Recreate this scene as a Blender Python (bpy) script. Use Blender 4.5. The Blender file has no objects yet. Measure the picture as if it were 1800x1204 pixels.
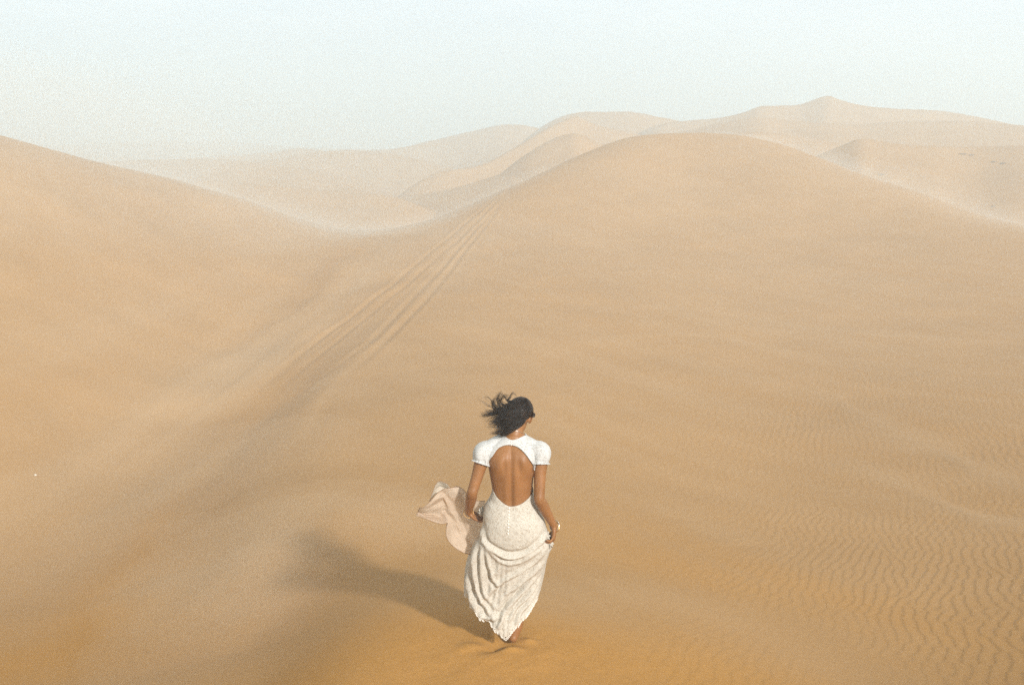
import bpy, bmesh, math, random
import numpy as np
from mathutils import Vector, Matrix

SC = bpy.context.scene
COL = SC.collection
R = math.radians

# ------------------------------------------------------------------ camera
CAM_H = 3.25                      # eye above the spot where the woman's foot stands
PITCH = R(11.31)
FPX = 1750.0                      # focal length in pixels of the 1800 px photograph
cam_d = bpy.data.cameras.new('camera')
cam_d.sensor_width = 36.0
cam_d.lens = 35.0
cam_d.clip_start = 0.05
cam_d.clip_end = 20000
cam = bpy.data.objects.new('camera', cam_d)
cam.location = (0, 0, CAM_H)
cam.rotation_euler = (R(90) - PITCH, 0, 0)
COL.objects.link(cam)
SC.camera = cam

# ------------------------------------------------------------------ world, sun, exposure
SUN_EL = R(29)
SUN_AZ = R(149)                   # clockwise from +Y: behind the camera, to its right
world = bpy.data.worlds.new('World')
SC.world = world
world.use_nodes = True
wn, wl = world.node_tree.nodes, world.node_tree.links
wn.clear()
w_out = wn.new('ShaderNodeOutputWorld')
w_bg = wn.new('ShaderNodeBackground')
w_bg.inputs['Strength'].default_value = 0.10
sky = wn.new('ShaderNodeTexSky')
sky.sky_type = 'NISHITA'
sky.sun_disc = False
sky.sun_elevation = SUN_EL
sky.sun_rotation = SUN_AZ
sky.dust_density = 6.0
sky.air_density = 1.0
# thin high cloud and dust: most of the sky is an even pale veil, with faint streaks
w_tc = wn.new('ShaderNodeTexCoord')
w_map = wn.new('ShaderNodeMapping')
w_map.inputs['Scale'].default_value = (1.2, 1.2, 7.0)
w_map.inputs['Rotation'].default_value = (0.0, R(4), R(20))
w_no = wn.new('ShaderNodeTexNoise')
w_no.inputs['Scale'].default_value = 2.6
w_no.inputs['Detail'].default_value = 6
w_no.inputs['Roughness'].default_value = 0.6
w_ramp = wn.new('ShaderNodeValToRGB')
w_ramp.color_ramp.elements[0].position = 0.40
w_ramp.color_ramp.elements[0].color = (4.4, 5.4, 6.8, 1)
w_ramp.color_ramp.elements[1].position = 0.64
w_ramp.color_ramp.elements[1].color = (6.1, 6.8, 7.8, 1)
w_mix = wn.new('ShaderNodeMix')
w_mix.data_type = 'RGBA'
w_mix.inputs['Factor'].default_value = 0.90
wl.new(w_tc.outputs['Generated'], w_map.inputs['Vector'])
wl.new(w_map.outputs['Vector'], w_no.inputs['Vector'])
wl.new(w_no.outputs['Fac'], w_ramp.inputs['Fac'])
wl.new(sky.outputs['Color'], w_mix.inputs['A'])
wl.new(w_ramp.outputs['Color'], w_mix.inputs['B'])
# the veil thins overhead: the high sky is darker than the bright band near the horizon
w_sep = wn.new('ShaderNodeSeparateXYZ')
w_mr = wn.new('ShaderNodeMapRange')
w_mr.interpolation_type = 'SMOOTHSTEP'
w_mr.inputs['From Min'].default_value = 0.17
w_mr.inputs['From Max'].default_value = 0.55
w_up = wn.new('ShaderNodeMix')
w_up.data_type = 'RGBA'
w_up.inputs['B'].default_value = (3.1, 3.0, 2.75, 1)
wl.new(w_tc.outputs['Generated'], w_sep.inputs['Vector'])
wl.new(w_sep.outputs['Z'], w_mr.inputs['Value'])
wl.new(w_mr.outputs['Result'], w_up.inputs['Factor'])
wl.new(w_mix.outputs['Result'], w_up.inputs['A'])
wl.new(w_up.outputs['Result'], w_bg.inputs['Color'])
wl.new(w_bg.outputs['Background'], w_out.inputs['Surface'])

sun_d = bpy.data.lights.new('sun', 'SUN')
sun_d.energy = 4.4
sun_d.angle = R(3.5)
sun_d.color = (1.0, 0.965, 0.925)
sun = bpy.data.objects.new('sun', sun_d)
sdir = Vector((math.sin(SUN_AZ) * math.cos(SUN_EL), math.cos(SUN_AZ) * math.cos(SUN_EL), math.sin(SUN_EL)))
sun.rotation_euler = sdir.to_track_quat('Z', 'Y').to_euler()
sun.location = (20, -20, 30)
COL.objects.link(sun)

SC.view_settings.view_transform = 'Standard'
SC.view_settings.look = 'None'
SC.view_settings.exposure = 0.83
SC.view_settings.gamma = 1.0
SC.cycles.max_bounces = 8
SC.cycles.transparent_max_bounces = 24
SC.cycles.volume_bounces = 3
SC.cycles.use_denoising = False

# ------------------------------------------------------------------ helpers
CP, SP = math.cos(PITCH), math.sin(PITCH)

def ray(px, py):
    a, b = (px - 900.0) / FPX, (602.0 - py) / FPX
    d = np.array([a, CP + b * SP, -SP + b * CP])
    return d

def polar(px, py):
    """azimuth (from +Y to +X) and tan(elevation) of a photo pixel"""
    d = ray(px, py)
    h = math.hypot(d[0], d[1])
    return math.atan2(d[0], d[1]), d[2] / h

def at_y(px, py, y):
    """world point seen at a photo pixel, at distance y in front of the camera"""
    d = ray(px, py)
    t = y / d[1]
    return Vector((d[0] * t, y, CAM_H + d[2] * t))

def project(x, y, z):
    zz = z - CAM_H
    dep = np.maximum(y * CP - zz * SP, 1e-3)
    return 900 + FPX * x / dep, 602 - FPX * (y * SP + zz * CP) / dep

def sstep(a, b, x):
    t = np.clip((x - a) / (b - a), 0, 1)
    return t * t * (3 - 2 * t)

def tag(o, label=None, cat=None, group=None, kind=None):
    if label: o['label'] = label
    if cat: o['category'] = cat
    if group: o['group'] = group
    if kind: o['kind'] = kind
    return o

def mesh_np(name, verts, faces, mat=None, parent=None, smooth=True, uv=None):
    """verts (n,3) array, faces (m,k) array, k constant"""
    verts = np.ascontiguousarray(verts, dtype=np.float32)
    faces = np.ascontiguousarray(faces, dtype=np.int32)
    me = bpy.data.meshes.new(name)
    nf, k = faces.shape
    me.vertices.add(len(verts)); me.vertices.foreach_set('co', verts.ravel())
    me.loops.add(nf * k); me.loops.foreach_set('vertex_index', faces.ravel())
    me.polygons.add(nf)
    me.polygons.foreach_set('loop_start', np.arange(0, nf * k, k, dtype=np.int32))
    me.polygons.foreach_set('use_smooth', np.full(nf, smooth))
    me.update(calc_edges=True)
    if uv is not None:
        l = me.uv_layers.new(name='UVMap')
        l.data.foreach_set('uv', np.ascontiguousarray(uv[faces.ravel()], dtype=np.float32).ravel())
    if mat: me.materials.append(mat)
    o = bpy.data.objects.new(name, me)
    COL.objects.link(o)
    if parent: o.parent = parent
    return o

def grid_faces(nu, nv, close_u=False):
    """verts indexed v*nu+u"""
    u = np.arange(nu if close_u else nu - 1); v = np.arange(nv - 1)
    U, V = np.meshgrid(u, v)
    U2 = (U + 1) % nu
    return np.stack([V * nu + U, V * nu + U2, (V + 1) * nu + U2, (V + 1) * nu + U], -1).reshape(-1, 4)

_lat = {}
def vnoise(x, y, seed=0):
    """smooth value noise in -1..1"""
    if seed not in _lat:
        _lat[seed] = np.random.RandomState(seed + 11).rand(256, 256) * 2 - 1
    L = _lat[seed]
    xi, yi = np.floor(x).astype(np.int64), np.floor(y).astype(np.int64)
    fx, fy = x - xi, y - yi
    fx, fy = fx**3 * (fx * (fx * 6 - 15) + 10), fy**3 * (fy * (fy * 6 - 15) + 10)
    a = L[yi & 255, xi & 255]; b = L[yi & 255, (xi + 1) & 255]
    c = L[(yi + 1) & 255, xi & 255]; d = L[(yi + 1) & 255, (xi + 1) & 255]
    return (a * (1 - fx) + b * fx) * (1 - fy) + (c * (1 - fx) + d * fx) * fy

def fbm(x, y, n=4, seed=0):
    s, a, t = 0.0, 1.0, 0.0
    for i in range(n):
        s = s + a * vnoise(x * 2**i + 17.3 * i, y * 2**i - 9.1 * i, seed + i)
        t += a; a *= 0.5
    return s / t

def interp(x, xs, ys):
    """smooth (pchip-like) 1-d interpolation"""
    xs = np.asarray(xs, float); ys = np.asarray(ys, float)
    h = np.diff(xs); d = np.diff(ys) / h
    m = np.zeros_like(ys)
    for i in range(1, len(xs) - 1):
        if d[i-1] * d[i] > 0:
            w1, w2 = 2*h[i] + h[i-1], h[i] + 2*h[i-1]
            m[i] = (w1 + w2) / (w1 / d[i-1] + w2 / d[i])
    m[0], m[-1] = d[0], d[-1]
    x = np.clip(x, xs[0], xs[-1])
    k = np.clip(np.searchsorted(xs, x, side='right') - 1, 0, len(xs) - 2)
    t = (x - xs[k]) / h[k]
    return ((1 + 2*t) * (1-t)**2 * ys[k] + t*(1-t)**2 * h[k] * m[k]
            + t*t*(3-2*t) * ys[k+1] + t*t*(t-1) * h[k] * m[k+1])

def crom(xs, ys, x):
    """Catmull-Rom 1-d interpolation: natural rounded curves"""
    xs = np.asarray(xs, float); ys = np.asarray(ys, float)
    m = np.gradient(ys, xs)
    x = np.clip(x, xs[0], xs[-1])
    k = np.clip(np.searchsorted(xs, x, side='right') - 1, 0, len(xs) - 2)
    h = xs[k+1] - xs[k]; t = (x - xs[k]) / h
    return ((1 + 2*t) * (1-t)**2 * ys[k] + t*(1-t)**2 * h * m[k]
            + t*t*(3-2*t) * ys[k+1] + t*t*(t-1) * h * m[k+1])

# ------------------------------------------------------------------ the dunes: survey points
CREST = [(-400,175,60),(-200,205,62),(0,243,62),(150,280,62),(300,314,63),(450,360,63),(600,409,62),(700,405,62),
         (800,377,64),(900,330,68),(1000,282,74),(1100,243,78),(1200,235,80),(1300,240,80),(1380,256,76),(1450,282,72),
         (1600,335,64),(1700,375,60),(1800,402,56),(1950,430,54),(2200,450,54)]
BODY = {
 -300: [(330,46),(450,32),(600,24),(750,19),(890,16),(1000,12),(1100,9.6),(1204,7.8)],
 0:    [(300,48),(450,34),(600,26),(750,20.8),(890,16.3),(1000,12.5),(1100,9.6),(1204,7.8)],
 250:  [(350,54),(450,43),(600,31),(700,25.3),(780,21),(860,16.3),(1000,10.9),(1100,9.0),(1204,7.3)],
 450:  [(420,56),(500,46),(585,36),(700,24.5),(850,13.8),(1000,9.6),(1100,8.3),(1204,6.7)],
 600:  [(450,54),(520,42),(620,29),(750,17.8),(900,10.4),(980,8.95),(1060,7.7),(1130,6.6),(1204,5.7)],
 740:  [(450,52),(560,34),(700,20.2),(850,12.6),(950,9.4),(1040,7.2),(1130,6.15),(1204,5.55)],
 900:  [(400,57),(500,42),(600,30),(700,20.8),(850,12.7),(1000,8.4),(1130,6.06),(1204,5.45)],
 1200: [(300,68),(400,56),(500,43),(600,32),(700,23.5),(850,14.8),(1000,9.5),(1130,6.7),(1204,5.8)],
 1500: [(400,56),(500,44),(600,33),(700,24.5),(850,15.8),(1000,10.6),(1130,7.8),(1204,6.7)],
 1800: [(480,46),(600,33),(700,24),(850,16),(1000,11),(1130,8.2),(1204,7)],
 2100: [(500,44),(600,33),(700,24),(850,16),(1000,11),(1130,8.2),(1204,7)],
}
ctrl = []
for px, py, D in CREST:
    th, e = polar(px, py)
    ctrl.append((th, math.log(D), e))
    ctrl.append((th, math.log(D * 1.4), min(e - 0.05, (-6 - CAM_H) / (D * 1.4))))
    ctrl.append((th, math.log(150), (-10 - CAM_H) / 150))
for px, rows in BODY.items():
    for py, D in rows:
        th, e = polar(px, py)
        ctrl.append((th, math.log(D), e))
ctrl = np.array(ctrl)
TK = 1.6                                           # azimuth weight against ln r
cx, cy = ctrl[:, 0] * TK, ctrl[:, 1]
def U(r2): return 0.5 * r2 * np.log(r2 + 1e-9)
n = len(ctrl)
K = U((cx[:, None] - cx)**2 + (cy[:, None] - cy)**2) + np.eye(n) * 0.0004
P = np.stack([np.ones(n), cx, cy], 1)
A = np.zeros((n + 3, n + 3)); A[:n, :n] = K; A[:n, n:] = P; A[n:, :n] = P.T
tps_w = np.linalg.solve(A, np.concatenate([ctrl[:, 2], np.zeros(3)]))

def tps(th, lr):
    s = tps_w[n] + tps_w[n+1] * th * TK + tps_w[n+2] * lr
    for i in range(n):
        s = s + tps_w[i] * U((th * TK - cx[i])**2 + (lr - cy[i])**2)
    return s

# far dunes: crest line (photo px, py, distance), front slope, back slope, roundness
FAR = [
 ([(-300,262,1500),(60,258,1500),(170,252,1500),(260,247,1500),(350,249,1500),(430,251,1500),(520,258,1500),(640,262,1500),(760,262,1500),(2200,262,1500)], .05, .05, 60),
 ([(200,300,620),(330,279,620),(420,272,610),(470,269,600),(530,261,600),(580,266,590),(640,266,600),(690,262,620),(760,247,640),(830,231,650),(890,219,650),(945,225,640),(1010,250,620),(1100,280,600)], .22, .3, 10),
 ([(300,300,470),(400,290,450),(500,277,440),(560,268,430),(600,264,430),(660,266,425),(720,277,420),(790,295,410),(850,320,400)], .2, .35, 14),
 ([(60,290,330),(180,284,330),(300,280,330),(400,281,325),(480,290,320),(560,300,310),(640,318,300),(700,345,290)], .12, .3, 20),
 ([(850,330,520),(930,240,520),(985,206,520),(1015,198,520),(1060,197,520),(1110,197,515),(1150,204,510),(1200,214,510),(1260,235,500),(1330,260,500)], .3, .4, 6),
 ([(1080,260,460),(1150,222,470),(1200,213,480),(1260,208,480),(1310,197,480),(1333,188,480),(1370,186,475),(1410,183,470),(1435,174,470),(1453,169,470),(1480,177,465),(1520,186,465),(1570,191,470),(1650,195,480),(1720,206,480),(1800,223,480),(1950,245,480),(2200,255,480)], .25, .4, 5),
 ([(640,420,230),(690,355,235),(720,330,240),(760,307,250),(850,288,270),(900,262,290),(950,232,310),(990,212,330),(1012,205,340),(1040,216,335),(1075,226,330),(1110,233,330),(1180,262,320),(1250,300,310)], .34, .3, 2.5),
 ([(760,400,180),(850,330,185),(930,268,190),(990,238,200),(1010,235,200),(1050,250,200),(1120,290,200),(1200,340,200)], .3, .3, 6),
 ([(1100,260,320),(1200,232,325),(1270,216,330),(1340,206,335),(1390,212,335),(1450,216,330),(1500,219,330),(1560,215,335),(1620,213,340),(1700,213,340),(1800,221,330),(1950,235,330),(2200,250,330)], .2, .35, 8),
 ([(1150,270,210),(1240,243,215),(1300,233,220),(1340,232,220),(1390,238,215),(1440,246,205),(1500,262,200),(1580,290,190)], .3, .3, 3),
 ([(1330,330,150),(1400,290,150),(1440,272,150),(1475,258,152),(1512,244,155),(1550,249,155),(1600,255,155),(1650,257,155),(1720,258,158),(1800,256,160),(1950,262,160),(2200,270,160)], .24, .35, 4),
 ([(-300,310,150),(50,305,150),(200,303,150),(300,314,150),(420,322,150),(520,330,150),(600,337,148),(690,346,145),(760,370,140),(830,400,138)], .2, .3, 3),
 ([(620,330,200),(690,347,200),(720,345,200),(800,330,200),(900,300,205)], .1, .2, 5),
]
FL = []
for crest, sf, sb, w in FAR:
    t = [polar(px, py) for px, py, D in crest]
    FL.append((np.array([a for a, e in t]), np.array([e for a, e in t]), 100 + (np.array([c[2] for c in crest], float) - 150) * 0.22, sf * 1.25, sb * 1.25, w * 0.22))

def far_z(th, r, x, y):
    z = np.full_like(r, -11.0) + 1.2 * fbm(x / 40, y / 40, 3, 5)
    for ta, te, tD, sf, sb, w in FL:
        wob = 0.045 * fbm(th * 9 + tD[0], r * 0 + 3.7, 2, 31)
        rc = crom(ta, tD, th) * (1 + wob)
        e = crom(ta, te, th)
        out = np.maximum(ta[0] - th, 0) + np.maximum(th - ta[-1], 0)
        e = e - 0.35 * out * out / (out + 0.03)
        zc = CAM_H + rc * e
        d = r - rc
        s = np.where(d < 0, sf, sb)
        # sinuous side ridges on the flanks
        fl = 1 + 0.35 * fbm(x / (w * 6 + 14), y / (w * 9 + 20), 2, 41)
        q = zc - s * fl * (np.sqrt(d * d + w * w) - w)
        k = 0.001 * rc + 0.05
        h = np.clip(0.5 + 0.5 * (q - z) / k, 0, 1)
        z = z * (1 - h) + q * h + k * h * (1 - h)
    return z

# wind-ripple field: one-sided band of wave numbers -> phase with natural forks
def phase_tile(N, cell, lam, ang, spread, band, seed):
    rs = np.random.RandomState(seed)
    f = np.fft.fftfreq(N, cell)
    FX, FY = np.meshgrid(f, f)
    fr = np.hypot(FX, FY) + 1e-9
    c = (FX * math.cos(ang) + FY * math.sin(ang)) / fr
    dphi = np.arccos(np.clip(c, -1, 1))
    filt = np.exp(-(dphi / spread)**2 / 2) * np.exp(-((fr * lam - 1) / band)**2 / 2)
    noise = np.fft.fft2(rs.randn(N, N))
    g = np.fft.ifft2(noise * filt)
    return g / np.abs(g).std()
TILE_N, TILE_C = 2048, 0.0125
RIP = phase_tile(TILE_N, TILE_C, 0.108, R(157), 0.20, 0.10, 3)
def ripple(x, y):
    u, v = x / TILE_C, y / TILE_C
    xi, yi = np.floor(u).astype(np.int64), np.floor(v).astype(np.int64)
    fx, fy = u - xi, v - yi
    g = lambda a, b: RIP[(yi + b) % TILE_N, (xi + a) % TILE_N]
    q = (g(0,0)*(1-fx) + g(1,0)*fx)*(1-fy) + (g(0,1)*(1-fx) + g(1,1)*fx)*fy
    ph = (np.angle(q) / (2 * math.pi)) % 1.0
    amp = np.clip(np.abs(q) * 1.3, 0, 1)
    # slow rise, short steep lee
    h = np.where(ph < 0.78, (1 - np.cos(math.pi * ph / 0.78)) / 2, (1 + np.cos(math.pi * (ph - 0.78) / 0.22)) / 2)
    return (h - 0.5) * amp

def seg_dist(px, py, poly):
    """signed-less distance and position along a polyline (arrays)"""
    best = np.full(px.shape, 1e9); along = np.zeros(px.shape); L = 0.0
    for (ax, ay), (bx, by) in zip(poly[:-1], poly[1:]):
        dx, dy = bx - ax, by - ay
        l2 = dx * dx + dy * dy; l = math.sqrt(l2)
        t = np.clip(((px - ax) * dx + (py - ay) * dy) / l2, 0, 1)
        d = np.hypot(px - ax - t * dx, py - ay - t * dy)
        m = d < best
        best = np.where(m, d, best); along = np.where(m, L + t * l, along)
        L += l
    return best, along, L

def smooth_poly(pts, n=6):
    out = []
    P_ = [np.array(p, float) for p in pts]
    P_ = [2 * P_[0] - P_[1]] + P_ + [2 * P_[-1] - P_[-2]]
    for i in range(1, len(P_) - 2):
        p0, p1, p2, p3 = P_[i-1:i+3]
        for k in range(n):
            t = k / n
            out.append(0.5 * ((2*p1) + (-p0+p2)*t + (2*p0-5*p1+4*p2-p3)*t*t + (-p0+3*p1-3*p2+p3)*t**3))
    out.append(P_[-2])
    return [tuple(q) for q in out]

def z_main(th, r):
    the = np.clip(th, -0.62, 0.62)
    return CAM_H + r * tps(the, np.log(np.clip(r, 5.2, 170)))

def ground_base(x, y):
    """large forms only"""
    r = np.hypot(x, y); th = np.arctan2(x, y)
    rr = np.maximum(r, 5.2)
    z = z_main(th, np.minimum(rr, 170))
    near = sstep(5.2, 1.0, r)
    z = z * (1 - near) + 1.62 * near
    side = sstep(0.62, 1.2, np.abs(th))
    zg = 1.2 * fbm(x / 45, y / 45, 3, 60) + 0.6
    z = z * (1 - side) + zg * side * sstep(0, 8, r) + z * side * (1 - sstep(0, 8, r))
    m = r > 60
    if m.any():
        zf = far_z(th[m], r[m], x[m], y[m])
        zm = z[m]
        zm = np.where(r[m] > 150, -60, zm - 50 * sstep(125, 150, r[m]))
        k = 0.5
        h = np.clip(0.5 + 0.5 * (zf - zm) / k, 0, 1)
        zt = zm * (1 - h) + zf * h + k * h * (1 - h)
        z[m] = zm + (zt - zm) * sstep(60, 70, r[m])
    return z

def ground_pt(px, py, D0=2.0, D1=1500.0, dropped=False):
    """first hit of the viewing ray with the large forms"""
    d = ray(px, py); h = math.hypot(d[0], d[1])
    rr = np.exp(np.linspace(math.log(D0), math.log(D1), 1500))
    X, Y, Z = d[0] / h * rr, d[1] / h * rr, CAM_H + d[2] / h * rr
    g = ground_base(X, Y)
    if dropped: g = g - edge_drop(X, Y, rr)[0]
    i = int(np.argmax(g > Z))
    return Vector((X[i], Y[i], float(g[i])))

def sseg(px, py, poly):
    """signed distance (positive = left of the direction of travel)"""
    best = np.full(px.shape, 1e9); sg = np.ones(px.shape); along = np.zeros(px.shape); L = 0.0
    for (ax, ay), (bx, by) in zip(poly[:-1], poly[1:]):
        dx, dy = bx - ax, by - ay
        l2 = dx * dx + dy * dy
        if l2 < 1e-9: continue
        l = math.sqrt(l2)
        t = np.clip(((px - ax) * dx + (py - ay) * dy) / l2, 0, 1)
        ex, ey = px - ax - t * dx, py - ay - t * dy
        d = np.hypot(ex, ey)
        m = d < best
        best = np.where(m, d, best); along = np.where(m, L + t * l, along)
        sg = np.where(m, np.where(dx * ey - dy * ex >= 0, 1.0, -1.0), sg)
        L += l
    return best * sg, along / L

def world_poly(pix, n=5, dropped=False):
    pts = [ground_pt(*p, dropped=dropped) for p in pix]
    return smooth_poly([(p.x, p.y) for p in pts], n)

EDGE = world_poly([(400,1236),(480,1195),(600,1120),(722,1046),(706,990),(620,940),(556,900),(575,830),(640,720),(730,585),(820,450),(880,352)])
def edge_drop(X, Y, RR):
    s, al = sseg(X, Y, EDGE)
    s = s + 0.035 * RR * vnoise(X * 0.5, Y * 0.22, 70)
    wid = 0.21 * RR
    return sstep(0, 1, s / wid) * (0.034 * np.minimum(RR, 15) + 0.03) * sstep(60, 30, RR) * sstep(1.0, 0.75, al) * sstep(6.0, 11, RR), s
VALLEY = world_poly([(-260,1040),(0,890),(120,815),(240,735),(370,650),(480,572),(560,500),(610,440)])
BERMS = [world_poly(t, dropped=True) for t in (
    [(640,440),(590,500),(535,550),(475,592),(360,668),(240,742),(110,825),(-40,915)],
    [(660,470),(600,540),(520,610),(420,680),(330,745),(230,815),(90,890)],
    [(600,640),(500,730),(400,800),(280,870),(140,930),(0,985)],
    [(560,900),(470,960),(340,1010),(180,1040)])]
TRACKS = [world_poly(t, dropped=True) for t in (
    [(878,342),(800,410),(738,462),(640,537),(560,602),(470,674),(380,735)],
    [(883,344),(806,420),(748,474),(650,552),(580,612),(500,678),(420,742)],
    [(888,348),(822,420),(770,480),(700,552),(620,622),(540,684),(460,742)],
    [(892,350),(830,426),(782,488),(716,562),(642,632),(560,698)])]
STREAKS = [world_poly(t) for t in (
    [(1390,655),(1470,705),(1560,752),(1670,803),(1840,872)],
    [(1440,790),(1530,830),(1650,884),(1830,942)],
    [(1520,700),(1640,728),(1830,760)],
    [(900,566),(980,550),(1080,541),(1180,541),(1300,556),(1420,576),(1600,590),(1830,606)],
    [(900,640),(1000,612),(1110,594),(1230,590),(1400,620),(1560,640),(1840,668)],
    [(1100,860),(1200,905),(1330,960)])]
DUSTBAND = world_poly([(860,1030),(1000,1035),(1150,1050),(1300,1085),(1420,1130),(1560,1215)])

def ground_detail(x, y, z):
    """relief added on the large forms, and a 0..1 share of pale wind-sorted sand"""
    r = np.hypot(x, y)
    th = np.arctan2(x, y)
    dz = np.zeros_like(z); pale = np.full_like(z, 0.35)
    front = (np.abs(th) < 0.8) & (r < 90) & (r > 2)
    X, Y, RR = x[front], y[front], r[front]
    d = np.zeros_like(X); p = np.full_like(X, 0.35)
    px, py = project(X, Y, z[front])
    # the lee side of the ridge she walks along
    drop, s = edge_drop(X, Y, RR)
    d -= drop
    # long soft wind streaks and hummocks
    qv, av = sseg(X, Y, VALLEY)
    lf = sstep(-0.5, 1.0, s) * sstep(9, 2, qv)            # between her ridge and the foot of the left dune
    st = fbm(qv * 0.36, av * 1.2, 3, 80)
    d += 0.19 * st * sstep(8, 22, RR) * lf * (1 - 0.7 * sstep(20, 30, RR)) + 0.03 * fbm(X * 0.2, Y * 0.08, 2, 83) * sstep(7, 20, RR)
    p += 0.45 * fbm(qv * 0.5 + 9, av * 2.2, 4, 86) * lf + 0.14 * fbm(X * 0.10, Y * 0.05, 2, 88)
    b = R(-28)
    U2, V2 = X * math.cos(b) - Y * math.sin(b), X * math.sin(b) + Y * math.cos(b)
    st2 = fbm(U2 * 1.6 + 3, V2 * 0.14, 4, 90)
    d += 0.006 * st2 * sstep(30, 12, RR) * (1 - lf)
    p += 0.16 * st2 * (1 - lf)
    # long wind-laid berms on the flank left of the ridge, each steeper on its far side
    for i, T in enumerate(BERMS):
        q, al = sseg(X, Y, T)
        w = (0.034, 0.024, 0.030, 0.030)[i] * RR * (0.8 + 0.5 * vnoise(al * 6, al * 0 + i, 130))
        q = -q                                     # positive towards the left dune after the sign change
        f = np.where(q > 0, np.exp(-(q / (0.8 * w))**2), np.exp(-(q / (2.2 * w))**2)) * sstep(0, 0.15, al) * sstep(1.0, 0.7, al)
        d += f * w * (0.15, 0.09, 0.05, 0.04)[i] * (1 + 0.2 * vnoise(al * 10, al * 0 + i * 5, 131))
        p += 0.22 * f
    # vehicle tracks
    for i, T in enumerate(TRACKS):
        q, al = sseg(X, Y, T)
        f = sstep(0, 0.08, al) * sstep(1.0, 0.75, al) * (0.55 + 0.2 * vnoise(al * 6, al * 0 + i * 7.3, 95))
        q = q + 0.10 * vnoise(al * 5, al * 0 + i * 3.3, 96)
        w = 0.13
        d += f * (-0.056 * np.exp(-(q / w)**2) + 0.030 * np.exp(-((np.abs(q) - 0.26) / 0.12)**2))
    # smooth pale tongues of blown sand
    flat = np.zeros_like(X)
    for i, T in enumerate(STREAKS):
        q, al = sseg(X, Y, T)
        w = (0.42, 0.34, 0.30, 0.45, 0.5, 0.45)[i] * (0.8 + 0.5 * vnoise(al * 9, al * 0 + i, 97))
        f = np.exp(-(q / w)**2) * sstep(0, 0.5, al) * sstep(1.02, 0.9, al) * (.8, .8, .4, .5, .45, .4)[i]
        d += 0.022 * f
        p += 0.32 * f
        flat = np.maximum(flat, f)
    q, al = sseg(X, Y, DUSTBAND)
    f = np.exp(-(q / 0.8)**2)
    p += 0.30 * f
    flat = np.maximum(flat, f)
    # orange foreground
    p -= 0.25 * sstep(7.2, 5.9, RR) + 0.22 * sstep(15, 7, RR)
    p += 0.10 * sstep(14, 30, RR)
    # ripples
    mk = sstep(1060, 1420, px + 0.25 * (py - 900) - 0.5 * np.maximum(py - 1080, 0)) * sstep(20, 11, RR) * sstep(700, 860, py)
    mk *= np.clip(0.85 + 1.0 * fbm(X * 0.45, Y * 0.35, 3, 100), 0.12, 1)
    mk *= 1 - np.clip(flat, 0, 1) * 0.92
    wx = X + 0.10 * fbm(X * 0.5, Y * 0.5, 2, 103); wy = Y + 0.10 * fbm(X * 0.5 + 5, Y * 0.5, 2, 105)
    rp = ripple(wx, wy)
    d += 0.0040 * rp * mk
    # far fine ripples, coarser and faint, on the upper right slope
    mk2 = sstep(1000, 1400, px) * sstep(11, 18, RR) * sstep(34, 22, RR) * (1 - np.clip(flat, 0, 1))
    d += 0.0048 * ripple(wx * 0.8 + 40, wy * 0.6 + 7) * mk2 * np.clip(0.4 + fbm(X * 0.2, Y * 0.2, 2, 110), 0.0, 1)
    # faint ripples over the rest
    d += 0.0010 * ripple(wx * 0.8 + 13, wy * 0.5 + 3) * (1 - mk) * sstep(9, 13, RR) * sstep(30, 16, RR) * sstep(0.0, -1.5, s)
    # old footprint and the hollow round the foot
    def blob(cx_, cy_, sx, sy, rot):
        u = (X - cx_) * math.cos(rot) + (Y - cy_) * math.sin(rot); v = -(X - cx_) * math.sin(rot) + (Y - cy_) * math.cos(rot)
        return np.exp(-((u / sx)**2 + (v / sy)**2))
    for (bx, by, h, sx, sy, rot) in FOOT:
        d += h * blob(bx, by, sx, sy, rot)
    d += 0.006 * fbm(X * 7, Y * 7, 3, 120) * blob(0.0, 5.9, 0.9, 0.6, 0)
    dz[front] = d; pale[front] = p
    far = r >= 85
    return z + dz, np.clip(pale, 0, 1)

g0 = ground_pt(852, 1138)
g1 = ground_pt(903, 1130)
FOOT = [(g0.x + 0.05, g0.y, -0.040, 0.10, 0.065, 0.3), (g0.x - 0.10, g0.y + 0.01, 0.018, 0.10, 0.07, 0.2), (g0.x + 0.16, g0.y - 0.02, 0.014, 0.06, 0.05, 0),
        (g1.x - 0.14, g1.y - 0.01, -0.020, 0.12, 0.05, -0.3), (g1.x + 0.10, g1.y + 0.03, 0.018, 0.05, 0.04, 0.4), (g1.x - 0.02, g1.y - 0.12, 0.010, 0.10, 0.035, 0.0)]

# ------------------------------------------------------------------ sand material
def new_mat(name):
    m = bpy.data.materials.new(name); m.use_nodes = True
    nt = m.node_tree
    return m, nt, nt.nodes, nt.links, nt.nodes['Principled BSDF']

def ramp(N, stops):
    r_ = N.new('ShaderNodeValToRGB')
    el = r_.color_ramp.elements
    while len(el) < len(stops): el.new(0.5)
    for e_, (p_, c_) in zip(el, stops):
        e_.position = p_; e_.color = (*c_, 1) if len(c_) == 3 else c_
    return r_

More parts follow.
